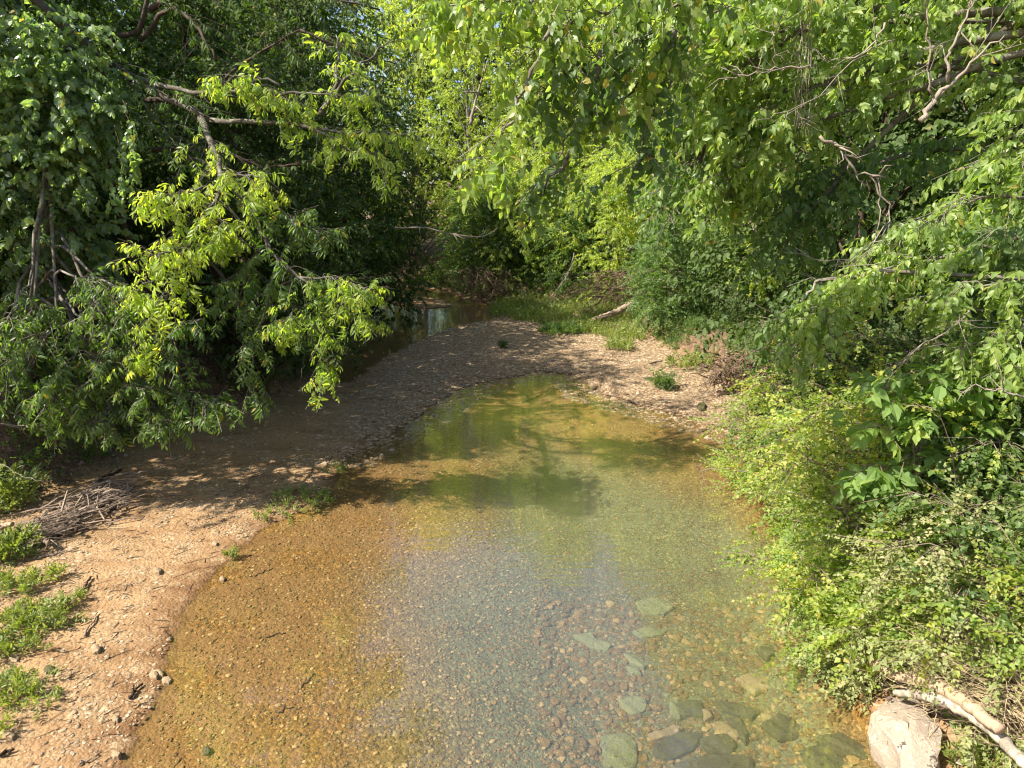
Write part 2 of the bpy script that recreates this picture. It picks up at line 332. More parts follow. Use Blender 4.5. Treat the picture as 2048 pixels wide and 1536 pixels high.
def H(x, y):
    i = min(max(int(np.searchsorted(xs, x)) - 1, 0), len(xs) - 2); j = min(max(int(np.searchsorted(ys, y)) - 1, 0), len(ys) - 2)
    u = min(max((x - xs[i]) / (xs[i + 1] - xs[i]), 0), 1); v = min(max((y - ys[j]) / (ys[j + 1] - ys[j]), 0), 1)
    return float((Z[j, i] * (1 - u) + Z[j, i + 1] * u) * (1 - v) + (Z[j + 1, i] * (1 - u) + Z[j + 1, i + 1] * u) * v)
g = Geo(); g.add(np.stack([X, Y, Z], -1), [F])
gr = g.build('ground', M['ground'], smooth=True, attrs={'bank': BK.ravel(), 'coarse': CO.ravel(), 'depth': DE.ravel()})
tag(gr, kind='structure')
Xw, Yw, Fw = grid_geo(np.linspace(-30, 8, 40), np.linspace(-10, 52, 64))
n0, m0 = Xw.shape; idx = np.arange(n0 * m0).reshape(n0, m0)
rim = np.concatenate([idx[0, :], idx[1:, -1], idx[-1, -2::-1], idx[-2:0:-1, 0]]); low = np.arange(len(rim)) + n0 * m0
Vw = np.stack([Xw, Yw, np.zeros_like(Xw)], -1).reshape(-1, 3); Vb = Vw[rim].copy(); Vb[:, 2] = -1.6
g = Geo(); g.add(np.concatenate([Vw, Vb]), [Fw, np.stack([rim, low, np.roll(low, -1), np.roll(rim, -1)], -1), low[::-1][None]]); tag(g.build('water', M['water'], smooth=True), kind='structure')

# ------------------------------------------------------------------ wood
RNG = np.random.RandomState(11)
def frames(pts):
    pts = np.asarray(pts, float); t = np.gradient(pts, axis=0); t /= np.linalg.norm(t, axis=1)[:, None] + 1e-9
    ref = np.array([0.31, 0.17, 0.93]) if abs(t[0][2]) < 0.9 else np.array([1, 0.1, 0.0])
    u = np.cross(t, ref); u /= np.linalg.norm(u, axis=1)[:, None] + 1e-9
    return t, u, np.cross(t, u)
def tube(g, pts, rad, sides=6, cap=True, lump=0.0):
    pts = np.asarray(pts, float); n = len(pts); rad = np.broadcast_to(np.asarray(rad, float), (n,))
    t, u, w = frames(pts); a = np.linspace(0, 2 * math.pi, sides, endpoint=False)
    ring = np.cos(a)[None, :, None] * u[:, None] + np.sin(a)[None, :, None] * w[:, None]
    rr = rad[:, None] * (1 + lump * RNG.normal(0, 1, (n, sides))) if lump else np.repeat(rad[:, None], sides, 1)
    V = (pts[:, None] + ring * rr[..., None]).reshape(-1, 3)
    i = np.arange(n * sides).reshape(n, sides); j = np.roll(i, -1, axis=1)
    F = np.stack([i[:-1], j[:-1], j[1:], i[1:]], -1).reshape(-1, 4)
    Fs = [F]
    if cap and sides == 4: Fs.append(np.array([i[0][::-1], i[-1]]))
    elif cap:
        V = np.concatenate([V, pts[:1], pts[-1:]]); c0, c1 = n * sides, n * sides + 1
        Fs.append(np.concatenate([np.stack([j[0], i[0], np.full(sides, c0)], -1), np.stack([i[-1], j[-1], np.full(sides, c1)], -1)]))
    g.add(V, Fs)
def curve(pts, n=12, jit=0.0, rng=RNG):
    """Catmull-Rom through pts, n samples, with jitter"""
    p = np.asarray(pts, float)
    if len(p) == 2: p = np.array([p[0], (p[0] * 2 + p[1]) / 3, (p[0] + p[1] * 2) / 3, p[1]])
    q = np.concatenate([[2 * p[0] - p[1]], p, [2 * p[-1] - p[-2]]])
    out = []
    for s in np.linspace(0, len(p) - 1 - 1e-6, n):
        i = int(s); f = s - i; a, b, c, d = q[i:i + 4]
        out.append(0.5 * ((2 * b) + (c - a) * f + (2 * a - 5 * b + 4 * c - d) * f * f + (3 * b - a - 3 * c + d) * f ** 3))
    out = np.array(out)
    if jit: out[1:-1] += rng.normal(0, jit, (n - 2, 3))
    return out

# ------------------------------------------------------------------ leaves
def leaf_shape(kind):
    if kind == 'lo':   # folded diamond
        V = [(0, 0, 0), (0.42, 0.27, 0.05), (1, 0, -0.12), (0.42, -0.27, 0.05)]; return np.array(V), [[0, 1, 2], [0, 2, 3]]
    if kind == 'lobroad':
        V = [(0, 0, 0), (0.35, 0.42, 0.07), (1, 0, -0.12), (0.35, -0.42, 0.07)]; return np.array(V), [[0, 1, 2], [0, 2, 3]]
    if kind == 'long':
        V = [(0, 0, 0), (0.28, 0.15, 0.05), (0.65, 0.13, -0.03), (1, 0, -0.22), (0.65, -0.13, -0.03), (0.28, -0.15, 0.05), (0.3, 0, 0.0), (0.66, 0, -0.08)]
        return np.array(V), [[0, 1, 6], [6, 1, 2], [6, 2, 7], [7, 2, 3], [0, 6, 5], [6, 4, 5], [6, 7, 4], [7, 3, 4]]
    if kind == 'ovate':
        V = [(0, 0, 0), (0.16, 0.22, 0.06), (0.5, 0.30, 0.04), (0.82, 0.14, -0.06), (1.05, 0, -0.2), (0.82, -0.14, -0.06), (0.5, -0.30, 0.04), (0.16, -0.22, 0.06), (0.45, 0, -0.03)]
    elif kind == 'heart':
        V = [(0, 0, 0), (-0.14, 0.26, 0.06), (0.18, 0.46, 0.08), (0.60, 0.34, 0.0), (0.98, 0, -0.2), (0.60, -0.34, 0.0), (0.18, -0.46, 0.08), (-0.14, -0.26, 0.06), (0.35, 0, -0.04)]
    n = 8
    return np.array(V, float), [[i, (i + 1) % n, 8] for i in range(n)]
def rotm(yaw, pitch, roll):
    cy_, sy = math.cos(yaw), math.sin(yaw); cp, sp = math.cos(pitch), math.sin(pitch); cr, sr = math.cos(roll), math.sin(roll)
    return np.array([[cy_, -sy, 0], [sy, cy_, 0], [0, 0, 1]]) @ np.array([[cp, 0, sp], [0, 1, 0], [-sp, 0, cp]]) @ np.array([[1, 0, 0], [0, cr, -sr], [0, sr, cr]])
def spray(kind, n, Ln, leaf, droop=20, ang=55, sag=0.15, seed=0, rollj=25):
    r = np.random.RandomState(seed); sv, sf = leaf_shape(kind); sf = np.array(sf)
    V, F, I = [], [], []
    for i in range(n):
        t = (i + 0.6) / n; pos = np.array([t * Ln, 0, -sag * t * t * Ln]) + r.normal(0, 0.01, 3)
        side = 1 if i % 2 else -1
        a = 0 if i == n - 1 else side * math.radians(ang * (1 - 0.35 * t) + r.normal(0, 12))
        R = rotm(a, math.radians(droop + r.normal(0, 14)), math.radians(r.normal(0, rollj)))
        s = leaf * r.uniform(0.7, 1.15) * (0.75 + 0.4 * math.sin(math.pi * min(1, t + 0.1)))
        V.append(sv @ R.T * s + pos); F.append(sf + i * len(sv)); I.append(np.full(len(sf), i))
    return np.concatenate(V), np.concatenate(F), np.concatenate(I), n, Ln
SPR = {
    'elm': [spray('long', 8, 0.24, 0.13, 42, 72, 0.2, s) for s in range(6)],
    'elmlo': [spray('lo', 12, 0.45, 0.135, 40, 60, 0.3, s, 35) for s in range(6)],
    'grape': [spray('heart', 8, 0.40, 0.105, 40, 60, 0.3, s, 35) for s in range(6)],
    'mulb': [spray('ovate', 8, 0.38, 0.115, 45, 60, 0.35, s, 35) for s in range(6)],
    'mulbheart': [spray('heart', 7, 0.38, 0.095, 50, 60, 0.4, s, 40) for s in range(6)],
    'bg': [spray('lobroad', 12, 0.55, 0.135, 30, 60, 0.25, s, 45) for s in range(6)],
    'bgbig': [spray('lobroad', 10, 0.75, 0.20, 30, 60, 0.25, s, 45) for s in range(6)],
    'privet': [spray('lobroad', 20, 0.36, 0.042, 5, 60, 0.1, s, 30) for s in range(6)],
    'privetbig': [spray('lobroad', 16, 0.42, 0.062, 10, 60, 0.15, s, 30) for s in range(6)],
    'bigleaf': [spray('ovate', 5, 0.30, 0.22, 25, 65, 0.2, s, 25) for s in range(6)],
    'weed': [spray('long', 9, 0.20, 0.085, -15, 55, 0.0, s, 25) for s in range(6)],
    'weedlo': [spray('lo', 8, 0.22, 0.075, -10, 55, 0.0, s, 30) for s in range(6)],
}
def norm(v): return v / (np.linalg.norm(v, axis=-1, keepdims=True) + 1e-9)
def place(g, spr, pos, dirs, scale=1.0, rng=RNG, tilt=0.35, bias=0.0):
    pos = np.asarray(pos, float).reshape(-1, 3); m = len(pos)
    if m == 0: return
    x = norm(np.broadcast_to(np.asarray(dirs, float), (m, 3)) + 1e-6)
    up = np.array([0, 0, 1.0]) + rng.normal(0, tilt, (m, 3))
    z = norm(up - (up * x).sum(1)[:, None] * x); y = np.cross(z, x)
    R = np.stack([x, y, z], -1); sc = np.broadcast_to(np.asarray(scale, float), (m,)) * rng.uniform(0.8, 1.2, m)
    which = rng.randint(0, len(SPR[spr]), m)
    for k, (V, Fc, I, n, Ln) in enumerate(SPR[spr]):
        s = np.where(which == k)[0]
        if not len(s): continue
        W = np.einsum('mij,vj->mvi', R[s], V) * sc[s][:, None, None] + pos[s][:, None]
        Fm = Fc[None] + (np.arange(len(s)) * len(V))[:, None, None]
        sr = rng.uniform(0, 1, (len(s), 1)); lr = rng.uniform(0, 1, (len(s), n))
        rv = np.clip(0.45 * sr + 0.5 * lr + bias, 0, 0.94); rv = np.where(rng.uniform(0, 1, rv.shape) < 0.012, 1.0, rv)
        g.add(W.reshape(-1, 3), [Fm.reshape(-1, 3)], [rv[:, I].reshape(-1)])
def clump(g, spr, c, rad, n, rng=RNG, droop=0.35, scale=1.0, bias=0.0, shell=0.45):
    """sprays in an uneven ellipsoid, pointing outward and down"""
    rad = np.broadcast_to(np.asarray(rad, float), (3,))
    d = norm(rng.normal(0, 1, (n, 3))); rr = (shell + (1 - shell) * rng.uniform(0, 1, n) ** 0.7)
    rr *= 1 + 0.25 * np.sin(d[:, 0] * 5 + c[0] * 3) * np.sin(d[:, 2] * 4 + c[1] * 2)
    pos = np.asarray(c) + d * rr[:, None] * rad
    dirs = d + np.array([0, 0, -droop]) + rng.normal(0, 0.35, (n, 3)); dirs[:, 2] *= 0.6
    place(g, spr, pos, dirs, scale, rng, bias=bias)

def bough(gw, gl, pts, r0, r1, spr, n, spread=0.35, twig=0.5, scale=1.0, start=0.15, droop=0.5, bias=0.0, rng=RNG, jit=0.02, sides=6):
    """a limb along pts with side twigs that carry leaf sprays"""
    c = curve(pts, 14, jit, rng); tube(gw, c, np.linspace(r0, r1, 14), sides)
    if n == 0: return c
    s = rng.uniform(start, 1, n) * 12.999; i = s.astype(int); f = (s - i)[:, None]
    p = c[i] * (1 - f) + c[i + 1] * f; t = norm(c[i + 1] - c[i])
    side = rng.normal(0, 1, (n, 3)); side -= (side * t).sum(1)[:, None] * t; side = norm(side); side[:, 2] *= 0.5
    ln = rng.uniform(0, 1, n) ** 0.8 * spread
    q = p + side * ln[:, None] + t * ln[:, None] * 0.5 + np.array([0, 0, -1]) * (ln * ln * droop)[:, None]
    d = norm(side + t * 0.7 + np.array([0, 0, -droop]) + rng.normal(0, 0.25, (n, 3)))
    place(gl, spr, q, d, scale, rng, 0.3, bias)
    m = min(n, 60)
    for k in range(m):
        if ln[k] > 0.12:
            tube(gw, [p[k], (p[k] + q[k]) / 2 + np.array([0, 0, 0.03]), q[k] + d[k] * 0.3 * scale], [0.006, 0.005, 0.003], 3, False)
    return c

# ------------------------------------------------------------------ trees as prototypes (trunk, crown), copied for the woods
def tree_proto(seed, h, base, cr, spr, mat, bark, nclump=60, per=34, clr=1.1, scale=1.0, lean=0.3, r0=0.16):
    r = np.random.RandomState(seed); gw, gl = Geo(), Geo()
    top = np.array([r.normal(0, lean), r.normal(0, lean), h * 0.93])
    tr = curve([(0, 0, -0.4), tuple(top * 0.3 + np.append(r.normal(0, 0.2, 2), 0)), tuple(top * 0.65 + np.append(r.normal(0, 0.3, 2), 0)), tuple(top)], 16, 0.03, r)
    tube(gw, tr, np.linspace(r0, 0.03, 16) + np.array([0.08] + [0] * 15), 8)
    for k in range(nclump):
        f = base + (1 - base) * (k + r.uniform(0, 1)) / nclump
        prof = math.sin(math.pi * min(1, (f - base) / (1 - base) * 0.82 + 0.16)) ** 0.6
        a = k * 2.399 + r.normal(0, 0.4); rad = cr * prof * r.uniform(0.45, 1.05)
        o = tr[min(15, int(max(0.05, f - 0.12) * 15))]
        c = np.array([o[0] + math.cos(a) * rad, o[1] + math.sin(a) * rad, f * h + r.normal(0, 0.3)])
        tube(gw, curve([o, (o * 0.5 + c * 0.5) + np.array([0, 0, 0.25]), c], 7, 0.05, r), np.linspace(0.05 * (1.3 - f), 0.008, 7), 4)
        clump(gl, spr, c, np.array([1, 1, 0.62]) * clr * r.uniform(0.7, 1.25), int(per * r.uniform(0.6, 1.3)), r, scale=scale, bias=r.uniform(-0.15, 0.15))
    return gw, gl, M[bark], M[mat]
PROTO = {}
def proto_mesh(key):
    if key not in PROTO:
        gw, gl, mb, ml = tree_proto(*PDEF[key][0], **PDEF[key][1])
        a = gw.build('trunk', mb, smooth=True); b = gl.build('crown', ml)
        PROTO[key] = (a.data, b.data); bpy.data.objects.remove(a); bpy.data.objects.remove(b)
    return PROTO[key]
PDEF = {
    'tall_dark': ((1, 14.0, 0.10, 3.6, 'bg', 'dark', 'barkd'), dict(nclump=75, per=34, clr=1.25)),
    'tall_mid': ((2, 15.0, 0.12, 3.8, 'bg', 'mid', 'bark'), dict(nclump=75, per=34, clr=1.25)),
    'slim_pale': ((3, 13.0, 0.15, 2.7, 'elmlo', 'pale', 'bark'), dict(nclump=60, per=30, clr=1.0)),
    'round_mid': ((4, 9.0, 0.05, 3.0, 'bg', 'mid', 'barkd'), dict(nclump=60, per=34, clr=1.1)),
    'tall_pale': ((12, 15.0, 0.06, 3.8, 'bg', 'pale', 'bark'), dict(nclump=75, per=34, clr=1.25)),  # paler leaf colour stands in for sunlight on the far woods
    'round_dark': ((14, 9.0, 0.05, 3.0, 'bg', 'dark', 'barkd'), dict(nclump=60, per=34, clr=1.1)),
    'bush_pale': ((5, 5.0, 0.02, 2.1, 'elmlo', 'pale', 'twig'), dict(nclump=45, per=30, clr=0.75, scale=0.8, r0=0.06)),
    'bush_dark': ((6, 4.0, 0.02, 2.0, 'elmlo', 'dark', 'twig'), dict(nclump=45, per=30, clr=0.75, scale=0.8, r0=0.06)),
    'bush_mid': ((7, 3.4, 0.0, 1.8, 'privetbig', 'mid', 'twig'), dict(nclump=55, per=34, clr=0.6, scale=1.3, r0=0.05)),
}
def tree(key, x, y, s, rz, name, label, cat, group, zoff=0.0, sz=None):
    mt, mc = proto_mesh(key)
    t = thing(name, label, cat, (x, y, H(x, y) - 0.1 + zoff), group, rz); t.scale = (s, s, sz or s)
    a = bpy.data.objects.new('trunk', mt); b = bpy.data.objects.new('crown', mc)
    for o in (a, b): COL.objects.link(o); o.parent = t
    return t
ORD = ['first', 'second', 'third', 'fourth', 'fifth', 'sixth', 'seventh', 'eighth', 'ninth', 'tenth', 'eleventh', 'twelfth', 'thirteenth', 'fourteenth', 'fifteenth', 'sixteenth', 'seventeenth', 'eighteenth', 'nineteenth']
r = random.Random(5)
# left bank, from the nearest back; (kind, x, y, scale)
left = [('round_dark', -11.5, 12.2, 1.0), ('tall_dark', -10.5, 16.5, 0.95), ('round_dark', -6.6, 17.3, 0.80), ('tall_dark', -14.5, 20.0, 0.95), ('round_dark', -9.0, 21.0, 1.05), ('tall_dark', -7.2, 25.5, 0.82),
        ('tall_dark', -13.5, 27.0, 1.0), ('round_dark', -6.6, 30.0, 1.0), ('tall_dark', -10.5, 33.5, 1.0), ('tall_dark', -19.5, 24.0, 1.1), ('tall_dark', -22.0, 33.0, 1.25), ('tall_dark', -16.5, 38.0, 1.2), ('tall_dark', -17.5, 15.5, 0.9), ('tall_dark', -15.2, 11.4, 0.80), ('tall_dark', -13.0, 13.6, 0.62), ('tall_dark', -14.0, 44.0, 1.5), ('tall_dark', -28.0, 44.0, 1.6)]  # two smallest here are out of view, added to shade the left bank
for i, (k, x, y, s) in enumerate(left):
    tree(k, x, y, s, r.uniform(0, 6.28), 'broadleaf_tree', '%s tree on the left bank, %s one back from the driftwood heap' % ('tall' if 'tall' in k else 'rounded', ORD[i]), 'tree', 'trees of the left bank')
far = [('slim_pale', -2.6, 41.5, 1.05), ('tall_pale', -6.5, 47.0, 1.15), ('slim_pale', 1.2, 40.5, 1.0), ('tall_dark', -1.2, 49.0, 1.3), ('slim_pale', 4.4, 38.0, 1.05), ('tall_pale', 3.8, 47.0, 1.3), ('tall_pale', 8.5, 42.0, 1.15), ('tall_dark', -12.0, 50.0, 1.4),
       ('tall_dark', 8.0, 53.0, 1.5), ('tall_pale', 14.5, 48.0, 1.4), ('tall_dark', -20.0, 56.0, 1.6), ('tall_dark', 2.0, 60.0, 1.7), ('tall_pale', 21.0, 56.0, 1.6), ('tall_pale', -8.0, 63.0, 1.7)]
for i, (k, x, y, s) in enumerate(far):
    tree(k, x, y, s, r.uniform(0, 6.28), 'broadleaf_tree', '%s tree in the far woods at the bend, %s one counting back' % ({'slim_pale': 'slender pale', 'tall_pale': 'tall bright yellow-green', 'tall_dark': 'tall dark'}[k], ORD[i]), 'tree', 'trees at the far bend')
right = [('tall_dark', 10.5, 12.5, 0.95), ('round_dark', 8.2, 16.5, 1.1), ('tall_dark', 12.0, 18.0, 1.15), ('slim_pale', 8.4, 22.0, 1.0), ('tall_dark', 13.5, 24.0, 1.2), ('tall_mid', 9.2, 28.0, 1.1), ('slim_pale', 7.4, 33.0, 1.0), ('tall_mid', 15.0, 31.0, 1.3), ('tall_dark', 19.0, 38.0, 1.45), ('tall_dark', 17.5, 15.0, 1.2), ('tall_mid', 21.0, 25.0, 1.35)]
for i, (k, x, y, s) in enumerate(right):
    tree(k, x, y, s, r.uniform(0, 6.28), 'broadleaf_tree', '%s tree on the right bank, %s one back from the boulder' % ({'tall_mid': 'tall green', 'round_mid': 'rounded green', 'round_dark': 'rounded dark', 'slim_pale': 'slender pale green', 'tall_dark': 'tall dark'}[k], ORD[i]), 'tree', 'trees of the right bank')
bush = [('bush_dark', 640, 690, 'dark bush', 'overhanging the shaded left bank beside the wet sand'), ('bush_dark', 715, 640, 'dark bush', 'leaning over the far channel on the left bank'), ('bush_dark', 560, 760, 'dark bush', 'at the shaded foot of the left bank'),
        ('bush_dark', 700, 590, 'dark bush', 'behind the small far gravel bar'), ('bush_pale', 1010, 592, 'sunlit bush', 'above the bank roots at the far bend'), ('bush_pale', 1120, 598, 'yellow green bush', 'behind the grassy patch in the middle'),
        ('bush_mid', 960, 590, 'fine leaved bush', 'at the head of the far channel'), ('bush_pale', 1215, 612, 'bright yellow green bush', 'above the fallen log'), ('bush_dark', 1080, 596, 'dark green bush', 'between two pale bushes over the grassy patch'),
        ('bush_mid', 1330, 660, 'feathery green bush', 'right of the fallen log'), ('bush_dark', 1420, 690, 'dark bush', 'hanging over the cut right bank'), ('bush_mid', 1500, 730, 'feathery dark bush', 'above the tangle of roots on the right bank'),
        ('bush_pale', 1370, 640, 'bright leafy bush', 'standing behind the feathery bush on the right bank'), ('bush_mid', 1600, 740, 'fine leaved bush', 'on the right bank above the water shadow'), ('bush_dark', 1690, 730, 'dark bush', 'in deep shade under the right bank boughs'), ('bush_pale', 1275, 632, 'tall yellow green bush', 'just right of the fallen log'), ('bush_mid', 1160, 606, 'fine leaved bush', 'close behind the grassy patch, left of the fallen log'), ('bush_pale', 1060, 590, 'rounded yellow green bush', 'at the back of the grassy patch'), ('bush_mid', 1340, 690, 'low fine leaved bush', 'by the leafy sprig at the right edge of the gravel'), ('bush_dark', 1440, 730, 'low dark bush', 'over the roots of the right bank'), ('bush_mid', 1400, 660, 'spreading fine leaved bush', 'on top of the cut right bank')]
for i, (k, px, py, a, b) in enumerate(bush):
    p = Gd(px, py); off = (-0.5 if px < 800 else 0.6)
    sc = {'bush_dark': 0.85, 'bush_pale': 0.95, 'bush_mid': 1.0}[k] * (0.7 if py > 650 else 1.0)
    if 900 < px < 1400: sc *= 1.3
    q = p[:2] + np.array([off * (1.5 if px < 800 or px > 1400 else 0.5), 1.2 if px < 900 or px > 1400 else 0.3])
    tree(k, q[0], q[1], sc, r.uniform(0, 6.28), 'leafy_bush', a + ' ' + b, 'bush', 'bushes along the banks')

# ------------------------------------------------------------------ near trees built bough by bough
def PP(l): return [P(*a) for a in l]
# left: vine-covered tree at the frame edge
def vine_tree():
    R = np.random.RandomState(21); base = np.array([-10.4, 12.6, H(-10.4, 12.6) - 0.1])
    t = thing('vine_covered_tree', 'tree smothered in glossy heart-shaped vine leaves at the upper left edge', 'tree', base)
    gw, gl = Geo(), Geo()
    tr = curve([base, base + (0.2, 0, 3.5), base + (0.6, 0, 7), base + (1.0, 0.3, 10)], 14, 0.04, R); tube(gw, tr, np.linspace(0.24, 0.06, 14), 8)
    for (px, py, Yd, rx, rz, n) in [(40, 110, 10.8, 0.8, 0.6, 110), (130, 90, 11.2, 0.6, 0.5, 70), (90, 210, 10.8, 0.95, 0.6, 150), (170, 170, 11.2, 0.5, 0.4, 50), (60, 320, 10.7, 0.8, 0.5, 100), (160, 300, 10.9, 0.7, 0.55, 90),
                                    (200, 240, 11.0, 0.4, 0.4, 40), (60, 400, 10.8, 0.7, 0.3, 40), (10, 0, 11.5, 1.0, 0.7, 60), (80, 470, 11.2, 1.1, 0.6, 70), (20, 560, 11.2, 0.9, 0.7, 80), (120, 540, 10.9, 0.9, 0.5, 70), (190, 480, 11.3, 0.5, 0.5, 40), (50, 480, 10.5, 0.8, 0.4, 50), (-80, 250, 11, 1.2, 1.8, 200)]:
        c = P(px, py, Yd + 1.2); clump(gl, 'grape', c, (rx, 0.5, rz), n, R, droop=0.5, shell=0.3)
        o = tr[min(13, max(3, int((c[2] - base[2]) / 10 * 13)))]
        tube(gw, curve([o, (o + c) / 2 + (0, 0, 0.3), c], 8, 0.03, R), np.linspace(0.025, 0.006, 8), 5)
    for (x0, y0, x1, y1) in [(230, 250, 245, 410), (150, 330, 175, 390), (90, 340, 95, 480), (245, 200, 262, 330), (25, 350, 40, 500)]:
        bough(gw, gl, [P(x0, y0, 11.7), P((x0 + x1) / 2 + 6, (y0 + y1) / 2, 11.6), P(x1, y1, 11.6)], 0.008, 0.004, 'grape', 14, 0.1, scale=0.8, rng=R, droop=1.0)
    gw.build('trunk', M['barkd'], t, base, True); gl.build('foliage', M['grape'], t, base)
vine_tree()
def elm_tree():
    R = np.random.RandomState(22); base = np.array([-8.4, 13.6, H(-8.4, 13.6) - 0.1])
    t = thing('drooping_elm', 'grey-limbed tree whose bright yellow-green boughs droop over the sand at left', 'tree', base)
    gw, gl, gd = Geo(), Geo(), Geo()
    top = P(250, 150, 13.2)
    tr = curve([base, P(120, 300, 13.7), P(120, 120, 13.5), P(180, 100, 13.3), top, P(420, 240, 12.6)], 22, 0.02, R); tube(gw, tr, np.linspace(0.11, 0.05, 22), 8)
    B = lambda pts, r0, r1, n, g=gl, **k: bough(gw, g, PP(pts), r0, r1, 'elm', n, rng=R, **k)
    B([(420, 240, 12.6), (520, 245, 12.3), (610, 252, 12.0), (700, 300, 11.8), (780, 330, 11.6)], 0.045, 0.010, 60, spread=0.45, start=0.35)
    B([(200, 110, 13.2), (300, 170, 13.0), (420, 235, 12.5)], 0.02, 0.01, 45, gd, spread=0.7, bias=-0.1)
    B([(250, 150, 13.2), (330, 260, 12.6), (380, 330, 12.2)], 0.02, 0.008, 40, gd, spread=0.6, bias=-0.1)
    B([(600, 250, 12.0), (690, 265, 11.9), (770, 265, 11.8), (840, 275, 11.8)], 0.03, 0.006, 55, spread=0.35, bias=0.1)
    B([(640, 230, 12.0), (665, 190, 12.1), (680, 120, 12.3), (672, 70, 12.5)], 0.05, 0.01, 22, spread=0.4)
    B([(665, 190, 12.1), (720, 130, 12.2), (790, 75, 12.6)], 0.035, 0.008, 12, spread=0.35)
    B([(250, 150, 13.2), (400, 185, 12.5), (520, 175, 12.2), (560, 200, 12.0)], 0.05, 0.01, 50, spread=0.5, bias=0.1, start=0.4)
    B([(560, 190, 12.0), (620, 185, 11.9), (700, 200, 11.9), (740, 190, 11.9)], 0.025, 0.006, 40, spread=0.35)
    B([(560, 170, 12.0), (480, 150, 12.0), (430, 165, 12.0)], 0.02, 0.005, 28, spread=0.3)
    hi = curve([tr[-6], np.array([-8.0, 11.2, 9.0]), np.array([-6.8, 10.2, 10.6]), np.array([-5.0, 9.8, 11.6])], 12, 0.03, R); tube(gw, hi, np.linspace(0.09, 0.03, 12), 6)  # high limb above view, added to cast the dark patch on the pool
    for c, rr, n in [((-6.8, 9.9, 10.6), (1.1, 0.6, 0.6), 150), ((-5.6, 9.7, 11.4), (1.2, 0.55, 0.6), 170), ((-4.6, 9.7, 11.9), (0.9, 0.5, 0.5), 110)]:
        clump(gl, 'elm', np.array(c), rr, n, R, 0.6); tube(gw, [hi[8], (hi[8] + np.array(c)) / 2 + (0, 0, 0.1), np.array(c)], [0.03, 0.02, 0.01], 5)
    # the sunlit bough and its hanging ends, leaves tinted lighter to look lit
    B([(400, 235, 12.6), (425, 290, 11.9), (440, 340, 11.3), (430, 400, 10.9), (400, 450, 10.7)], 0.06, 0.025, 75, spread=0.55, bias=0.2, droop=0.6)
    B([(430, 370, 11.1), (370, 385, 10.8), (330, 390, 10.7), (300, 400, 10.6)], 0.02, 0.006, 45, spread=0.35, bias=0.2)
    B([(440, 350, 11.2), (480, 350, 11.0), (520, 360, 10.9), (530, 390, 10.9)], 0.02, 0.006, 40, spread=0.3, bias=0.15)
    B([(420, 430, 10.8), (380, 480, 10.6), (355, 540, 10.5), (335, 590, 10.4)], 0.028, 0.012, 75, spread=0.42, bias=0.2, start=0.0)
    B([(370, 500, 10.5), (320, 510, 10.4), (295, 500, 10.4)], 0.014, 0.005, 34, spread=0.3, bias=0.2)
    B([(430, 430, 10.8), (450, 460, 10.7), (460, 490, 10.7)], 0.014, 0.005, 30, spread=0.28, bias=0.2)
    B([(335, 590, 10.4), (310, 640, 10.3), (290, 690, 10.3), (240, 735, 10.3)], 0.012, 0.004, 38, spread=0.22, bias=0.2, start=0.0)
    B([(345, 560, 10.4), (318, 610, 10.3), (322, 680, 10.3), (326, 752, 10.3)], 0.010, 0.004, 0)
    B([(323, 690, 10.3), (300, 718, 10.3), (283, 740, 10.3)], 0.006, 0.003, 10, spread=0.12, bias=0.2)
    B([(365, 505, 10.5), (362, 540, 10.5), (368, 584, 10.4)], 0.006, 0.003, 0)
    B([(310, 560, 10.4), (280, 575, 10.4), (270, 600, 10.4)], 0.01, 0.004, 20, spread=0.18, bias=0.15)
    # greener boughs to its right
    B([(440, 350, 11.4), (490, 400, 11.2), (520, 460, 11.1), (560, 520, 10.9), (600, 555, 10.8), (650, 580, 10.8)], 0.055, 0.012, 62, gd, spread=0.35)
    B([(490, 415, 11.2), (560, 432, 11.0), (620, 425, 11.0)], 0.012, 0.004, 20, gd, spread=0.3)
    B([(530, 400, 11.1), (600, 450, 11.0), (640, 470, 11.0)], 0.014, 0.005, 38, gd, spread=0.32)
    B([(600, 555, 10.8), (660, 560, 10.7), (710, 575, 10.7), (740, 580, 10.7)], 0.018, 0.005, 50, spread=0.3)
    B([(650, 580, 10.8), (690, 610, 10.7), (730, 640, 10.7)], 0.014, 0.005, 42, spread=0.28)
    B([(640, 580, 10.8), (655, 650, 10.7), (652, 720, 10.6), (645, 775, 10.6)], 0.014, 0.004, 44, spread=0.22)
    B([(560, 520, 10.9), (540, 590, 10.8), (510, 680, 10.7), (500, 760, 10.6), (502, 815, 10.6)], 0.02, 0.004, 60, gd, spread=0.26)
    B([(575, 600, 10.8), (600, 630, 10.7), (560, 660, 10.7)], 0.012, 0.004, 50, spread=0.33)
    B([(608, 700, 10.7), (606, 740, 10.7), (601, 782, 10.7)], 0.004, 0.002, 0)
    B([(600, 555, 10.8), (612, 640, 10.8), (608, 700, 10.7)], 0.008, 0.004, 12, gd, spread=0.2)
    B([(520, 500, 11.1), (490, 560, 11.0), (470, 620, 11.0)], 0.02, 0.006, 60, gd, spread=0.45, bias=-0.1)
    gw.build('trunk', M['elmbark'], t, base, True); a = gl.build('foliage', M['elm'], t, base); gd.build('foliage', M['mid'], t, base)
elm_tree()
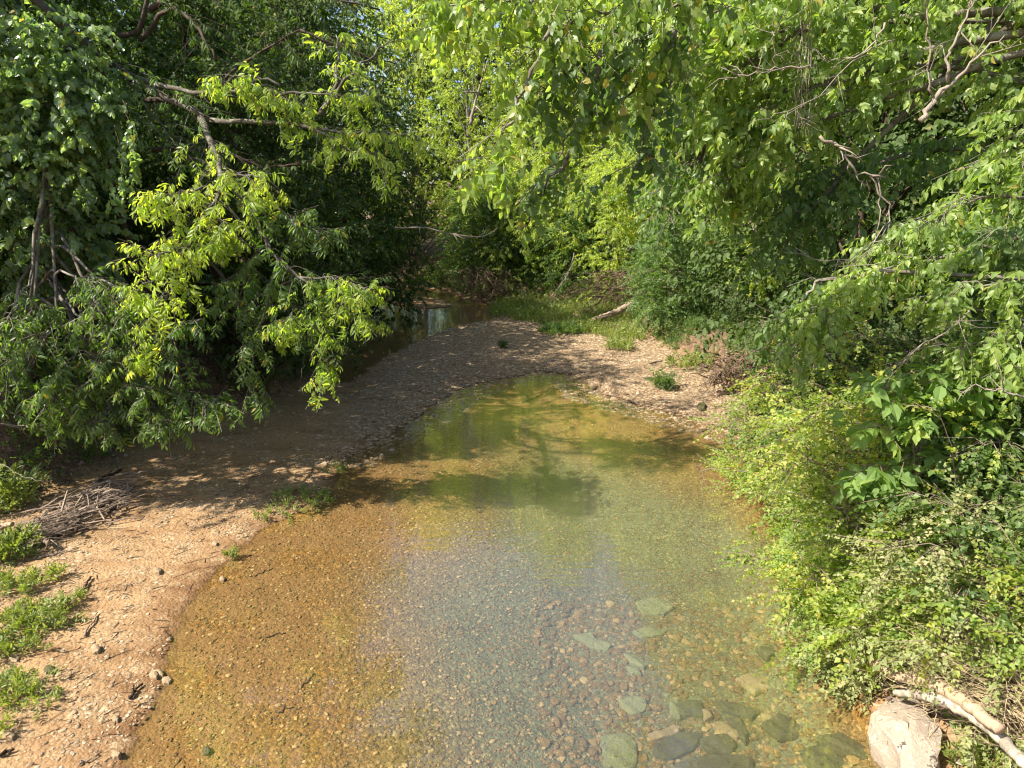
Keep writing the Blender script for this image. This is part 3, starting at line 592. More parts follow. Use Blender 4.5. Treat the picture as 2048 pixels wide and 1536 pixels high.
def left_low_tree():
    R = np.random.RandomState(23); base = np.array([-9.0, 12.3, H(-9.0, 12.3) - 0.1])
    t = thing('low_branching_tree', 'low tree with layered green leaf sprays hanging above the driftwood heap', 'tree', base)
    gw, gl, gd = Geo(), Geo(), Geo()
    tr = curve([base, base + (0.5, -0.1, 1.5), base + (1.1, -0.3, 2.8), base + (1.4, -0.3, 4.2)], 12, 0.03, R); tube(gw, tr, np.linspace(0.13, 0.04, 12), 7)
    for (pts, n, g, bs) in [([(60, 600), (100, 640), (90, 700)], 70, gl, 0), ([(120, 540), (200, 580), (190, 640)], 80, gd, 0), ([(200, 560), (260, 590), (240, 640)], 70, gl, 0.05), ([(60, 640), (20, 700), (10, 780)], 60, gl, 0),
                            ([(120, 640), (150, 700), (120, 760), (90, 820)], 110, gl, 0.05), ([(170, 640), (220, 700), (200, 770)], 70, gd, 0.05), ([(120, 740), (150, 800), (100, 850)], 70, gl, 0.1), ([(180, 720), (250, 760), (300, 790)], 80, gl, 0),
                            ([(200, 760), (220, 820), (200, 860)], 70, gl, 0.15), ([(250, 780), (300, 830), (360, 850)], 80, gl, 0.1), ([(300, 740), (370, 790), (440, 815)], 80, gl, 0), ([(220, 660), (300, 700), (380, 730)], 55, gd, -0.1),
                            ([(60, 560), (30, 620), (0, 660)], 50, gd, 0), ([(0, 720), (-30, 780), (0, 830)], 60, gl, 0), ([(280, 640), (340, 660), (400, 640)], 40, gd, -0.2)]:
        q = [P(a, b, 10.9 - 0.25 * i) for i, (a, b) in enumerate(pts)]
        o = tr[R.randint(4, 12)]
        tube(gw, curve([o, (o + q[0]) / 2 + (0, 0, 0.15), q[0]], 8, 0.02, R), np.linspace(0.04, 0.018, 8), 5)
        bough(gw, g, q, 0.018, 0.005, 'elm', int(n * 0.8), 0.36, rng=R, bias=bs, scale=0.95)
    for (a, b, c, d) in [(320, 860, 326, 900), (340, 850, 343, 925), (190, 860, 196, 895), (115, 845, 118, 880), (422, 830, 426, 870), (405, 830, 410, 862)]:
        tube(gw, [P(a, b, 10.3), P((a + c) / 2 - 3, (b + d) / 2, 10.3), P(c, d, 10.3)], [0.008, 0.006, 0.003], 4)
    gw.build('trunk', M['bark'], t, base, True); gl.build('foliage', M['elm_shade'], t, base); gd.build('foliage', M['mid'], t, base)
left_low_tree()
def left_shade_tree():
    R = np.random.RandomState(24); base = np.array([-6.9, 15.0, H(-6.9, 15.0) - 0.1])
    t = thing('shaded_limb_tree', 'shaded dark tree with long pale grey limbs behind the drooping boughs', 'tree', base)
    gw, gl = Geo(), Geo()
    tube(gw, curve([base, P(270, 520, 14.8), P(215, 330, 14.5), P(200, 100, 14.2), P(280, 60, 14), P(300, -60, 14)], 14, 0.04, R), np.linspace(0.09, 0.035, 14), 8)
    B = lambda pts, r0, r1, n, **k: bough(gw, gl, PP(pts), r0, r1, 'elm', int(n * 0.6), rng=R, **k)
    B([(280, 80, 14), (340, 20, 13.8), (400, 60, 13.5), (430, 120, 13.2)], 0.05, 0.02, 50, spread=0.9)
    B([(290, 200, 14.2), (400, 190, 14), (500, 120, 14), (600, 60, 14)], 0.05, 0.015, 90, spread=1.0)
    B([(290, 300, 14.2), (420, 300, 14), (520, 330, 14), (600, 330, 14)], 0.06, 0.015, 70, spread=0.8)
    B([(300, 400, 14.2), (450, 560, 13.8), (500, 640, 13.6)], 0.05, 0.012, 25, spread=0.9)
    B([(300, 20, 14), (420, -40, 14), (560, -20, 14), (760, 20, 14)], 0.06, 0.015, 120, spread=1.1)
    B([(500, 600, 14), (600, 560, 14), (720, 560, 14.5)], 0.04, 0.012, 60, spread=0.9)
    B([(600, 60, 14), (700, 100, 14), (800, 130, 14)], 0.03, 0.012, 60, spread=0.8)
    B([(140, 440, 12.5), (170, 520, 12.3), (130, 580, 12)], 0.014, 0.01, 6)
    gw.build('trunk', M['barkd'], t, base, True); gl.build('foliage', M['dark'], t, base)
left_shade_tree()

# right: overhanging canopy
def right_canopy():
    R = np.random.RandomState(31); base = np.array([9.2, 8.6, H(9.2, 8.6) - 0.1])
    t = thing('overhanging_tree', 'tree reaching in from the upper right with dense sunlit oval leaves', 'tree', base)
    gw, gl, gd = Geo(), Geo(), Geo()
    tr = curve([base, base + (-0.3, 0, 3), base + (-0.9, 0.1, 5.5), base + (-1.4, 0, 8)], 12, 0.04, R); tube(gw, tr, np.linspace(0.26, 0.09, 12), 8)
    S = [([(2200, 60), (1900, 40), (1600, 60), (1400, 90)], 9.2, 330, 0.7, gl, 0.1), ([(2200, 200), (1850, 130), (1600, 190), (1430, 260)], 9.0, 280, 0.6, gl, 0.12), ([(2200, -60), (1800, -40), (1500, 0), (1300, 60)], 8.8, 320, 0.7, gl, 0.1),
         ([(2100, 330), (1900, 300), (1700, 340), (1560, 400)], 9.6, 210, 0.6, gd, 0.0), ([(1750, 200), (1600, 260), (1500, 330), (1440, 400)], 9.0, 150, 0.5, gl, 0.1), ([(1500, 200), (1420, 280), (1390, 360)], 9.3, 80, 0.45, gd, 0.0),
         ([(1700, 330), (1620, 420), (1560, 500)], 9.4, 90, 0.5, gd, 0.0), ([(2150, 400), (2000, 420), (1870, 470), (1780, 520)], 9.0, 240, 0.6, gd, 0.05), ([(1600, 60), (1500, 120), (1380, 200)], 9.0, 130, 0.5, gl, 0.15),
         ([(2200, 150), (2080, 250), (2000, 330)], 8.0, 110, 0.5, gl, 0.0), ([(1650, -60), (1450, -20), (1250, 80)], 10.0, 160, 0.7, gd, 0.1), ([(2200, 500), (2050, 560), (1950, 600)], 9.2, 120, 0.5, gd, 0.0),
         ([(1250, 120), (1300, 200), (1330, 260)], 9.8, 60, 0.5, gd, 0.0), ([(1380, 330), (1340, 400), (1350, 470)], 10.5, 50, 0.5, gd, -0.1)]
    for pts, Yd, n, sp, g, bs in S:
        q = [P(a, b, Yd + 0.15 * math.sin(a)) for a, b in pts]; o = tr[R.randint(6, 12)]
        tube(gw, curve([o, (o + q[0]) / 2 + (0, 0, 0.2), q[0]], 8, 0.03, R), np.linspace(0.07, 0.035, 8), 5)
        bough(gw, g, q, 0.035, 0.006, 'mulb', int(n * 1.15), sp, rng=R, bias=bs, droop=0.2, start=0.0, scale=0.88)
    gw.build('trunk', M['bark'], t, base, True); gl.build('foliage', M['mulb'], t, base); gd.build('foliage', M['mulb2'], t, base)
right_canopy()
def top_branch():
    R = np.random.RandomState(32); base = np.array([8.6, 5.4, H(8.6, 5.4) - 0.1])
    t = thing('leaning_grape_tree', 'leafy limb with large heart-shaped leaves dangling from the top centre', 'tree', base)
    gw, gl, gd = Geo(), Geo(), Geo()
    hub = P(1500, -160, 6.2)
    tube(gw, curve([base, base + (-0.3, 0, 4), np.array([7.2, 6.0, 9.5]), np.array([4.5, 6.2, 9.8]), hub], 14, 0.04, R), np.linspace(0.22, 0.07, 14), 8)
    S = [([(1500, -160), (1300, -60), (1100, -20), (900, 10)], 6.0, 110, 0.35, gl, 0.2), ([(1400, -60), (1280, 10), (1130, 50), (1050, 120)], 6.0, 85, 0.32, gl, 0.1), ([(1400, -60), (1330, 40), (1230, 120)], 6.3, 70, 0.35, gd, 0),
         ([(1100, 60), (1060, 150), (1010, 240), (985, 320), (970, 350)], 5.8, 46, 0.16, gl, 0.15), ([(1200, 100), (1180, 200), (1130, 290), (1090, 370)], 6.0, 50, 0.22, gd, 0.0), ([(1140, 300), (1100, 360), (1060, 420), (1040, 470)], 5.9, 12, 0.08, gd, 0.2),
         ([(1350, 60), (1290, 150), (1230, 210), (1150, 215)], 6.2, 36, 0.12, gl, 0.3), ([(1350, 60), (1330, 180), (1290, 260), (1270, 340)], 6.2, 42, 0.2, gd, -0.1), ([(1080, 0), (960, 20), (880, 60)], 6.4, 40, 0.2, gl, 0.2),
         ([(1150, 60), (1130, 140), (1090, 190)], 6.1, 44, 0.3, gd, 0.0)]
    for pts, Yd, n, sp, g, bs in S:
        bough(gw, g, [P(a, b, Yd) for a, b in pts], 0.018, 0.004, 'mulbheart', int(n * (1.15 if bs >= 0.2 else 0.75)), sp, rng=R, bias=bs, droop=0.5, scale=0.76, start=0.0)
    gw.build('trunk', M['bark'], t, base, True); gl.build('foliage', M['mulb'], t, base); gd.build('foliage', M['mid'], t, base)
top_branch()
def right_bough():
    R = np.random.RandomState(33); base = np.array([7.6, 6.8, H(7.6, 6.8) - 0.1])
    t = thing('young_mulberry', 'bright pointed-leaf bough arching down over the right bank beside dark hollow', 'tree', base)
    gw, gl, gd = Geo(), Geo(), Geo()
    tr = curve([base, base + (-0.2, 0, 1.5), base + (-0.5, 0, 2.6)], 10, 0.02, R); tube(gw, tr, np.linspace(0.09, 0.05, 10), 7)
    S = [([(2200, 500), (1950, 500), (1800, 530), (1700, 560), (1640, 620)], 7.4, 170, 0.3, gl, 0.15), ([(1750, 540), (1680, 600), (1620, 660), (1580, 720)], 7.3, 75, 0.2, gl, 0.15), ([(2200, 560), (2050, 560), (1920, 580), (1880, 600)], 7.0, 95, 0.25, gl, 0.1),
         ([(2200, 620), (2080, 640), (2000, 680), (1900, 700)], 6.9, 120, 0.3, gl, 0.15), ([(2200, 700), (2100, 730), (2000, 745)], 6.8, 80, 0.3, gl, 0.1), ([(2100, 400), (1950, 400), (1850, 450), (1760, 490)], 7.8, 170, 0.4, gl, 0.1),
         ([(1640, 560), (1600, 600), (1560, 650), (1530, 700)], 7.6, 34, 0.14, gd, 0.1), ([(2150, 450), (2060, 480), (1980, 460)], 7.4, 90, 0.35, gd, 0.05)]
    for pts, Yd, n, sp, g, bs in S:
        q = [P(a, b, Yd) for a, b in pts]; o = tr[R.randint(4, 10)]
        tube(gw, curve([o, (o + q[0]) / 2, q[0]], 6, 0.02, R), np.linspace(0.03, 0.02, 6), 5)
        bough(gw, g, q, 0.02, 0.004, 'mulb', n, sp, rng=R, bias=bs, droop=0.7, scale=0.72, start=0.0)
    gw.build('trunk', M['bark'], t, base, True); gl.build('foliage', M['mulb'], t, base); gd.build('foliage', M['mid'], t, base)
right_bough()

# ------------------------------------------------------------------ dead branches
def dead(name, label, limbs, group=None, mat='dead', cat='branch', side_n=5, seed=0):
    R = np.random.RandomState(seed); base = P(*limbs[0][0][0]); g = Geo()
    for pts, r0, r1 in limbs:
        c = curve([P(*p) for p in pts], 16, 0.012, R); tube(g, c, np.linspace(r0 * 0.85, r1 * 0.6, 16), 6)
        for k in range(side_n + 3):
            i = R.randint(3, 15); d = norm(R.normal(0, 0.8, 3) + norm(c[i] - c[i - 1])); ln = R.uniform(0.08, 0.42) * min(3.0, max(1.0, r0 / 0.02))
            e = c[i] + d * ln; tube(g, [c[i], c[i] + d * ln * 0.5 + R.normal(0, 0.02, 3), e], [r1 * 0.9, r1 * 0.5, 0.0015], 4)
            m = c[i] + d * ln * 0.5; tube(g, [m, m + norm(d + R.normal(0, 0.6, 3)) * ln * 0.4], [r1 * 0.4, 0.001], 3, False)
    return solo(g, name, M[mat], base, label, cat, group, True)
dead('dead_branch', 'forked bare dead limb, broken at its thick lower end, upper right corner', [([(1840, 242, 6.5), (1870, 195, 6.5), (1910, 160, 6.5), (1960, 110, 6.4), (2010, 70, 6.3)], 0.032, 0.008), ([(1895, 165, 6.5), (1900, 110, 6.5), (1925, 50, 6.5), (1945, -10, 6.5)], 0.018, 0.008), ([(1865, 190, 6.5), (1858, 120, 6.5), (1852, 40, 6.5), (1850, -20, 6.5)], 0.013, 0.006)], seed=1)
dead('dead_branch', 'long bent bare branch hanging in an S curve at right', [([(1640, 272, 7), (1670, 290, 7), (1690, 310, 7), (1720, 345, 7), (1770, 355, 7)], 0.017, 0.013), ([(1740, 350, 7), (1765, 390, 7), (1782, 425, 7), (1760, 470, 6.9), (1700, 515, 6.9), (1640, 520, 6.9), (1590, 495, 6.9)], 0.012, 0.005), ([(1755, 355, 7), (1762, 420, 7), (1745, 490, 6.9), (1700, 545, 6.9), (1630, 565, 6.9)], 0.009, 0.004)], seed=2)
dead('dead_branch', 'wiry bare branch crossing the sunlit leaves at the top right', [([(1770, 45, 7.5), (1745, 90, 7.5), (1700, 115, 7.5), (1660, 115, 7.5), (1610, 95, 7.5)], 0.013, 0.005), ([(1790, 80, 7.5), (1730, 105, 7.5), (1650, 180, 7.5), (1570, 225, 7.5), (1500, 245, 7.5)], 0.008, 0.004)], seed=3)
dead('dead_branch', 'short snapped grey branch sticking out level among the leaves', [([(1620, 131, 7.6), (1560, 136, 7.6), (1500, 148, 7.6), (1450, 160, 7.7)], 0.012, 0.009), ([(1548, 135, 7.6), (1548, 80, 7.6), (1550, 30, 7.6)], 0.006, 0.004)], seed=4)
dead('dead_branch', 'thin drooping dead twig with a forked tip near the top centre right', [([(1350, 95, 6.5), (1370, 150, 6.5), (1382, 210, 6.5), (1390, 255, 6.5)], 0.008, 0.003), ([(1350, 95, 6.5), (1390, 130, 6.5), (1408, 165, 6.5)], 0.005, 0.003)], seed=5)
dead('dead_branch', 'pale bare twig bent above the broad-leaved sapling', [([(1940, 620, 6.7), (1920, 640, 6.7), (1870, 655, 6.7)], 0.007, 0.003), ([(1930, 632, 6.7), (1890, 665, 6.7), (1830, 700, 6.7), (1812, 725, 6.7)], 0.007, 0.004)], seed=6)
dead('dead_branch', 'bleached stick lying in the leaves at the right edge', [([(2048, 795, 6.2), (2000, 782, 6.2), (1940, 770, 6.3)], 0.012, 0.008)], seed=7, side_n=1)
dead('hanging_vine_stems', 'bundle of dry vine stems hanging in the leaves at the top right', [([(1598 + k * 8, -20, 8.3), (1600 + k * 5, 100, 8.3), (1590 + k * 7, 200 + 5 * k, 8.3), (1598 + k * 4, 250, 8.3)], 0.006, 0.004) for k in range(5)], seed=8, cat='vine', side_n=6)
dead('bare_twig', 'bare horizontal twig reaching out over the water shadow at right', [([(1500, 942, 9.6), (1450, 940, 9.6), (1405, 938, 9.6), (1395, 930, 9.6)], 0.010, 0.004), ([(1408, 938, 9.6), (1404, 955, 9.6), (1403, 972, 9.6)], 0.004, 0.002)], seed=9, cat='twig', side_n=4)
dead('dead_branch', 'thin grey branch arching across the dark far bank of the creek', [([(790, 455, 20), (850, 456, 20), (900, 468, 20), (960, 474, 20), (990, 462, 20)], 0.035, 0.015)], seed=10)
dead('dead_branch', 'pale leaning dead stem among the trees at the far bend', [([(940, 250, 30), (955, 190, 30), (975, 120, 30)], 0.10, 0.04)], seed=11)
dead('bare_branch', 'slender bare branch lying level under the low tree at the left edge', [([(-40, 838, 10.5), (20, 850, 10.4), (70, 852, 10.3), (105, 846, 10.3)], 0.014, 0.010)], seed=12, side_n=2)
dead('bare_branch', 'thin sagging dry stem over the dark undergrowth at the left edge', [([(-40, 900, 9.8), (30, 945, 9.6), (90, 965, 9.5)], 0.008, 0.004)], seed=13, side_n=2)
dead('bare_branch', 'forked grey deadwood hanging over the bush above the fallen log', [([(1148, 505, 26), (1140, 540, 26), (1115, 580, 26), (1108, 600, 26)], 0.03, 0.012), ([(1140, 540, 26), (1122, 560, 26)], 0.015, 0.008)], seed=14)
def stick(name, label, a, b, r0, mat='drift', sag=0.02, cat='stick', group=None, lift=0.015, seed=0):
    R = np.random.RandomState(seed); p = Gt(*a); q = Gt(*b); n = 9; g = Geo()
    pts = [p[:2] + (q[:2] - p[:2]) * f + R.normal(0, sag, 2) * math.sin(math.pi * f) for f in np.linspace(0, 1, n)]
    pts = np.array([[x, y, max(H(x, y), -1) + r0 * 0.7 + lift] for x, y in pts])
    for it in range(3): pts[1:-1, 2] = np.maximum(pts[1:-1, 2], (pts[:-2, 2] + pts[2:, 2]) / 2)
    tube(g, pts, np.linspace(r0, r0 * 0.55, n) * (1 + R.uniform(-0.15, 0.15, n)), 7)
    k = R.randint(2, 6); d = norm(np.array([R.normal(), R.normal(), 0.5]))
    tube(g, [pts[k], pts[k] + d * r0 * 3, pts[k] + d * r0 * 5], [r0 * 0.5, r0 * 0.35, 0.002], 5)
    return solo(g, name, M[mat], pts[0], label, cat, group, True)
ST_ = 'loose sticks on the sandy beach'
stick('stick', 'thick dark stick lying alone on the sand, below the driftwood heap', (157, 1193), (182, 1158), 0.022, 'darkwood', seed=1, group=ST_)
stick('stick', 'long thin pale stick at the lower edge of the driftwood heap', (80, 1118), (158, 1100), 0.016, seed=2, group=ST_)
stick('stick', 'crooked thin stick between the dark stick and the green weeds', (88, 1180), (150, 1166), 0.012, seed=3, group=ST_)
stick('stick', 'curved grey stick right of the green weed clump', (170, 1275), (196, 1228), 0.014, 'drift', seed=4, group=ST_, sag=0.03)
stick('stick', 'blackened wet stick at the water edge of the beach', (258, 1400), (286, 1372), 0.020, 'darkwood', seed=5, group=ST_)
stick('stick', 'pale twig at the bottom of the beach by the water', (158, 1533), (198, 1505), 0.010, seed=6, group=ST_)
stick('stick', 'short stub of dark wood at the bottom left corner', (-10, 1515), (30, 1503), 0.020, 'darkwood', seed=7, group=ST_)
stick('stick', 'tiny slanted twig in the middle of the bare sand', (248, 1182), (266, 1166), 0.008, seed=8, group=ST_)
stick('stick', 'thin dark twig just below the dark stick', (160, 1198), (186, 1182), 0.006, 'darkwood', seed=9, group=ST_)
stick('stick', 'pale bent branch lying on the far right gravel by the bushes', (1485, 820), (1530, 850), 0.03, 'dead', seed=10, group='sticks on the gravel bar', sag=0.08)
stick('stick', 'pale straight stick against the right bank roots', (1392, 748), (1426, 729), 0.03, 'dead', seed=11, group='sticks on the gravel bar', lift=0.1)
stick('stick', 'short pale stick by the leafy sprig on the gravel bar', (1300, 728), (1325, 722), 0.025, 'dead', seed=12, group='sticks on the gravel bar')
stick('stick', 'thin branch lying under the shallow water near the gravel bar', (1045, 800), (1085, 785), 0.02, 'darkwood', seed=13, lift=0.0)
for i, (a, b, lab) in enumerate([((330, 1262), (352, 1285), 'rooty black twig at the water line of the beach'), ((500, 1150), (545, 1132), 'thin sunken twig in the shallow water off the beach'), ((600, 1358), (628, 1330), 'sunken stick on the orange bed in the middle shallows'), ((555, 1412), (585, 1398), 'sunken twig on the lower orange bed'), ((530, 1265), (570, 1255), 'sunken twig close to the beach water line'), ((1310, 1350), (1345, 1362), 'thin twig lying over the sunken green slabs')]):
    stick('twig', lab, a, b, 0.008, 'darkwood', seed=20 + i, cat='twig', lift=0.0, group='sunken twigs')

# ------------------------------------------------------------------ driftwood heap: the large pieces are things, the fine litter is one mass
R = np.random.RandomState(41)
heap = [((45, 1085), (135, 1015), 0.035, 'thick pale branch laid diagonally across the driftwood heap'), ((130, 1022), (190, 1000), 0.03, 'grey branch at the top of the driftwood heap'), ((195, 985), (245, 955), 0.045, 'dark log at the shaded upper end of the driftwood heap'),
        ((100, 1105), (92, 1075), 0.03, 'upright stub of wood in front of the driftwood heap'), ((155, 1080), (158, 1055), 0.025, 'short dark stub right in the driftwood heap'), ((60, 1100), (125, 1040), 0.02, 'slim stick parallel to the thick pale branch'),
        ((90, 1090), (205, 1030), 0.018, 'long slim stick along the front of the driftwood heap'), ((110, 1060), (240, 1010), 0.018, 'long grey stick through the middle of the driftwood heap'), ((160, 1050), (250, 1005), 0.022, 'dark stick at the right end of the driftwood heap'),
        ((218, 1042), (236, 1028), 0.03, 'small black log at the sand edge of the heap'), ((150, 1015), (250, 1000), 0.015, 'level thin stick high on the driftwood heap'), ((70, 1060), (120, 1055), 0.014, 'thin level stick at the left of the heap')]
for i, (a, b, rr, lab) in enumerate(heap):
    stick('driftwood_stick', lab, a, b, rr, 'darkwood' if 'dark' in lab or 'black' in lab else 'drift', sag=0.05, group='driftwood heap on the left beach', lift=0.12, seed=60 + i, cat='driftwood')
g = Geo()
for k in range(520):
    f = R.uniform(0, 1); c = Gt(70 + 190 * f + R.normal(0, 12), 1080 - 95 * f + R.normal(0, 16))
    a = math.radians(R.normal(38, 24) if k % 4 else R.uniform(0, 180)); ln = R.uniform(0.12, 0.65); d = np.array([math.cos(a), math.sin(a)]) * ln / 2
    z = H(c[0], c[1]) + R.uniform(0.0, 0.2); pr = 0.003 + 0.016 * R.uniform(0, 1) ** 3
    m = np.array([c[0], c[1], z + R.uniform(0, 0.05)])
    tube(g, [m - (d[0], d[1], 0.03), m + (0, 0, R.uniform(0, 0.03)), m + (d[0], d[1], R.uniform(-0.08, 0.12))], [pr, pr, pr * 0.6], 4)
tag(g.build('driftwood_litter', M['drift'], smooth=False), 'tangle of countless fine washed-up twigs in the driftwood heap', 'driftwood', kind='stuff')

# ------------------------------------------------------------------ stones
ICO = None
def ico():
    global ICO
    if ICO is None:
        t = (1 + 5 ** 0.5) / 2
        V = np.array([(-1, t, 0), (1, t, 0), (-1, -t, 0), (1, -t, 0), (0, -1, t), (0, 1, t), (0, -1, -t), (0, 1, -t), (t, 0, -1), (t, 0, 1), (-t, 0, -1), (-t, 0, 1)], float); V /= np.linalg.norm(V[0])
        F = np.array([(0, 11, 5), (0, 5, 1), (0, 1, 7), (0, 7, 10), (0, 10, 11), (1, 5, 9), (5, 11, 4), (11, 10, 2), (10, 7, 6), (7, 1, 8), (3, 9, 4), (3, 4, 2), (3, 2, 6), (3, 6, 8), (3, 8, 9), (4, 9, 5), (2, 4, 11), (6, 2, 10), (8, 6, 7), (9, 8, 1)])
        ICO = V, F
    return ICO
def pebbles(g, x, y, size, rng, flat=0.5):
    V, F = ico(); n = len(x); z = terrain(x, y)[0]
    s = size[:, None] * np.stack([rng.uniform(0.7, 1.4, n), rng.uniform(0.6, 1.1, n), rng.uniform(0.3, 0.75, n) * flat * 1.4], -1)
    a = rng.uniform(0, 6.28, n); W = V[None] * (1 + rng.normal(0, 0.13, (n, 12, 1))) * s[:, None]
    X_ = W[..., 0] * np.cos(a)[:, None] - W[..., 1] * np.sin(a)[:, None]; Y_ = W[..., 0] * np.sin(a)[:, None] + W[..., 1] * np.cos(a)[:, None]
    W = np.stack([X_ + x[:, None], Y_ + y[:, None], W[..., 2] + (z + s[:, 2] * 0.25)[:, None]], -1)
    Fm = F[None] + (np.arange(n) * 12)[:, None, None]
    g.add(W.reshape(-1, 3), [Fm.reshape(-1, 3)], [np.repeat(rng.uniform(0, 1, n) ** 1.5, 20)])
R = np.random.RandomState(51)
def scatter(n, xr, yr, test):
    x = R.uniform(*xr, n); y = R.uniform(*yr, n); z, b, c, d = terrain(x, y); k = test(x, y, z, b); return x[k], y[k]
g = Geo()
dens = lambda x, y: wob(x, y, 1.3, 9) + 0.5 * wob(x, y, 4, 8)
x, y = scatter(26000, (-8, -1), (4.8, 12.8), lambda x, y, z, b: (z > 0) & (b < 0.3) & (dens(x, y) + R.normal(0, 0.6, len(x)) > 0.1))
pebbles(g, x, y, 0.008 + 0.022 * R.uniform(0, 1, len(x)) ** 3, R)
x, y = scatter(60000, (-7, 6.5), (12.5, 30), lambda x, y, z, b: (z > -0.03) & (b < 0.35) & (R.uniform(0, 1, len(x)) < 0.15 + 0.85 * sm(x, -4.6, -3.2)))
pebbles(g, x, y, 0.018 + 0.045 * R.uniform(0, 1, len(x)) ** 2.5, R)
tag(g.build('gravel', M['pebble']), 'loose angular pebbles over the beach and the gravel bar', 'gravel', kind='stuff')
g = Geo()
x, y = scatter(52000, (-4.5, 4.5), (4.6, 15.5), lambda x, y, z, b: (z < -0.015))
pebbles(g, x, y, 0.008 + 0.022 * R.uniform(0, 1, len(x)) ** 3, R)
x, y = scatter(2600, (0.3, 4.2), (4.8, 9), lambda x, y, z, b: (z < -0.1))
pebbles(g, x, y, 0.02 + 0.05 * R.uniform(0, 1, len(x)) ** 2, R)
tag(g.build('bed_gravel', M['bedpeb']), 'orange and olive pebbles covering the creek bed under water', 'gravel', kind='stuff')

def slab(name, label, pix, th, mat, z=None, facets=0, cat='rock', group=None, tilt=0.0, dome=0.15, seed=0, rough=0.012):
    """stone whose outline is given where it lies; real thickness, domed and chipped top"""
    R = np.random.RandomState(seed); c = np.mean(pix, 0)
    if z is None: z0 = H(*Gd(*c)[:2]); z0 = H(*Gd(c[0], c[1], min(0, z0))[:2]) + th * 0.15
    else: z0 = z
    o = np.array([Gd(a, b, z0)[:2] for a, b in pix]); cc = o.mean(0)
    n = 28; seg = []                                              # resample outline
    oo = np.concatenate([o, o[:1]]); L_ = np.concatenate([[0], np.cumsum(np.linalg.norm(np.diff(oo, axis=0), axis=1))])
    for s in np.linspace(0, L_[-1], n, endpoint=False):
        i = np.searchsorted(L_, s, 'right') - 1; f = (s - L_[i]) / (L_[i + 1] - L_[i]); seg.append(oo[i] * (1 - f) + oo[i + 1] * f)
    seg = np.array(seg) + R.normal(0, rough * 0.4, (n, 2))
    rings = [(1.0, -0.9), (1.03, -0.3), (0.99, 0.2), (0.95, 0.42), (0.88, 0.52), (0.76, 0.56), (0.6, 0.58), (0.42, 0.60), (0.2, 0.61)]
    nz = lambda q: rough * 2.2 * (np.sin(q[:, 0] * 9 + seed) * np.sin(q[:, 1] * 11 + seed * 2) + 0.5 * np.sin(q[:, 0] * 23 + q[:, 1] * 17) + 0.35 * np.sin(q[:, 0] * 41 + seed) * np.sin(q[:, 1] * 37))
    V = []; ang = np.arctan2(seg[:, 1] - cc[1], seg[:, 0] - cc[0]); size = np.abs(seg - cc).max()
    pl = [(math.cos(a), math.sin(a), R.uniform(0.15, 0.55), R.uniform(0.05, 0.3)) for a in R.uniform(0, 6.28, facets)]
    for s, h in rings:
        q = cc + (seg - cc) * (s * (1 + (0.05 * np.sin(ang * 3 + h * 5 + seed) + 0.035 * np.sin(ang * 7 - h * 9)) * (facets > 0)))[..., None]; hh = h * th + (dome * th * (1 - s) * 2 if h > 0 else 0)
        V.append(np.column_stack([q, z0 + hh + tilt * (q[:, 0] - cc[0]) + (nz(q) if h > 0.3 else 0)]))
        for ca, sa, sl, off in pl:
            if h > 0: V[-1][:, 2] = np.minimum(V[-1][:, 2], z0 + th * 0.75 + size * (off * 0.5) - sl * ((q[:, 0] - cc[0]) * ca + (q[:, 1] - cc[1]) * sa) * 0.9)
    V.append(np.array([[cc[0], cc[1], V[-1][:, 2].mean()]])); V = np.concatenate(V)
    i = np.arange(n * len(rings)).reshape(len(rings), n); j = np.roll(i, -1, 1)
    F = np.stack([i[:-1], j[:-1], j[1:], i[1:]], -1).reshape(-1, 4); t = np.stack([i[-1], j[-1], np.full(n, n * len(rings))], -1)
    g = Geo(); g.add(V, [F, t], 0.4 + R.uniform(-0.2, 0.2))
    return solo(g, name, M[mat], (cc[0], cc[1], z0), label, cat, group)
slab('boulder', 'pale pinkish boulder at the water edge, bottom right', [(1742, 1438), (1782, 1402), (1828, 1400), (1850, 1440), (1878, 1478), (1880, 1530), (1860, 1570), (1805, 1570), (1798, 1512), (1770, 1490), (1748, 1470)], 0.26, 'boulder', z=0.10, facets=7, dome=0.3, tilt=0.06, seed=1, rough=0.016)
SG = 'flat slabs sunken in the creek'
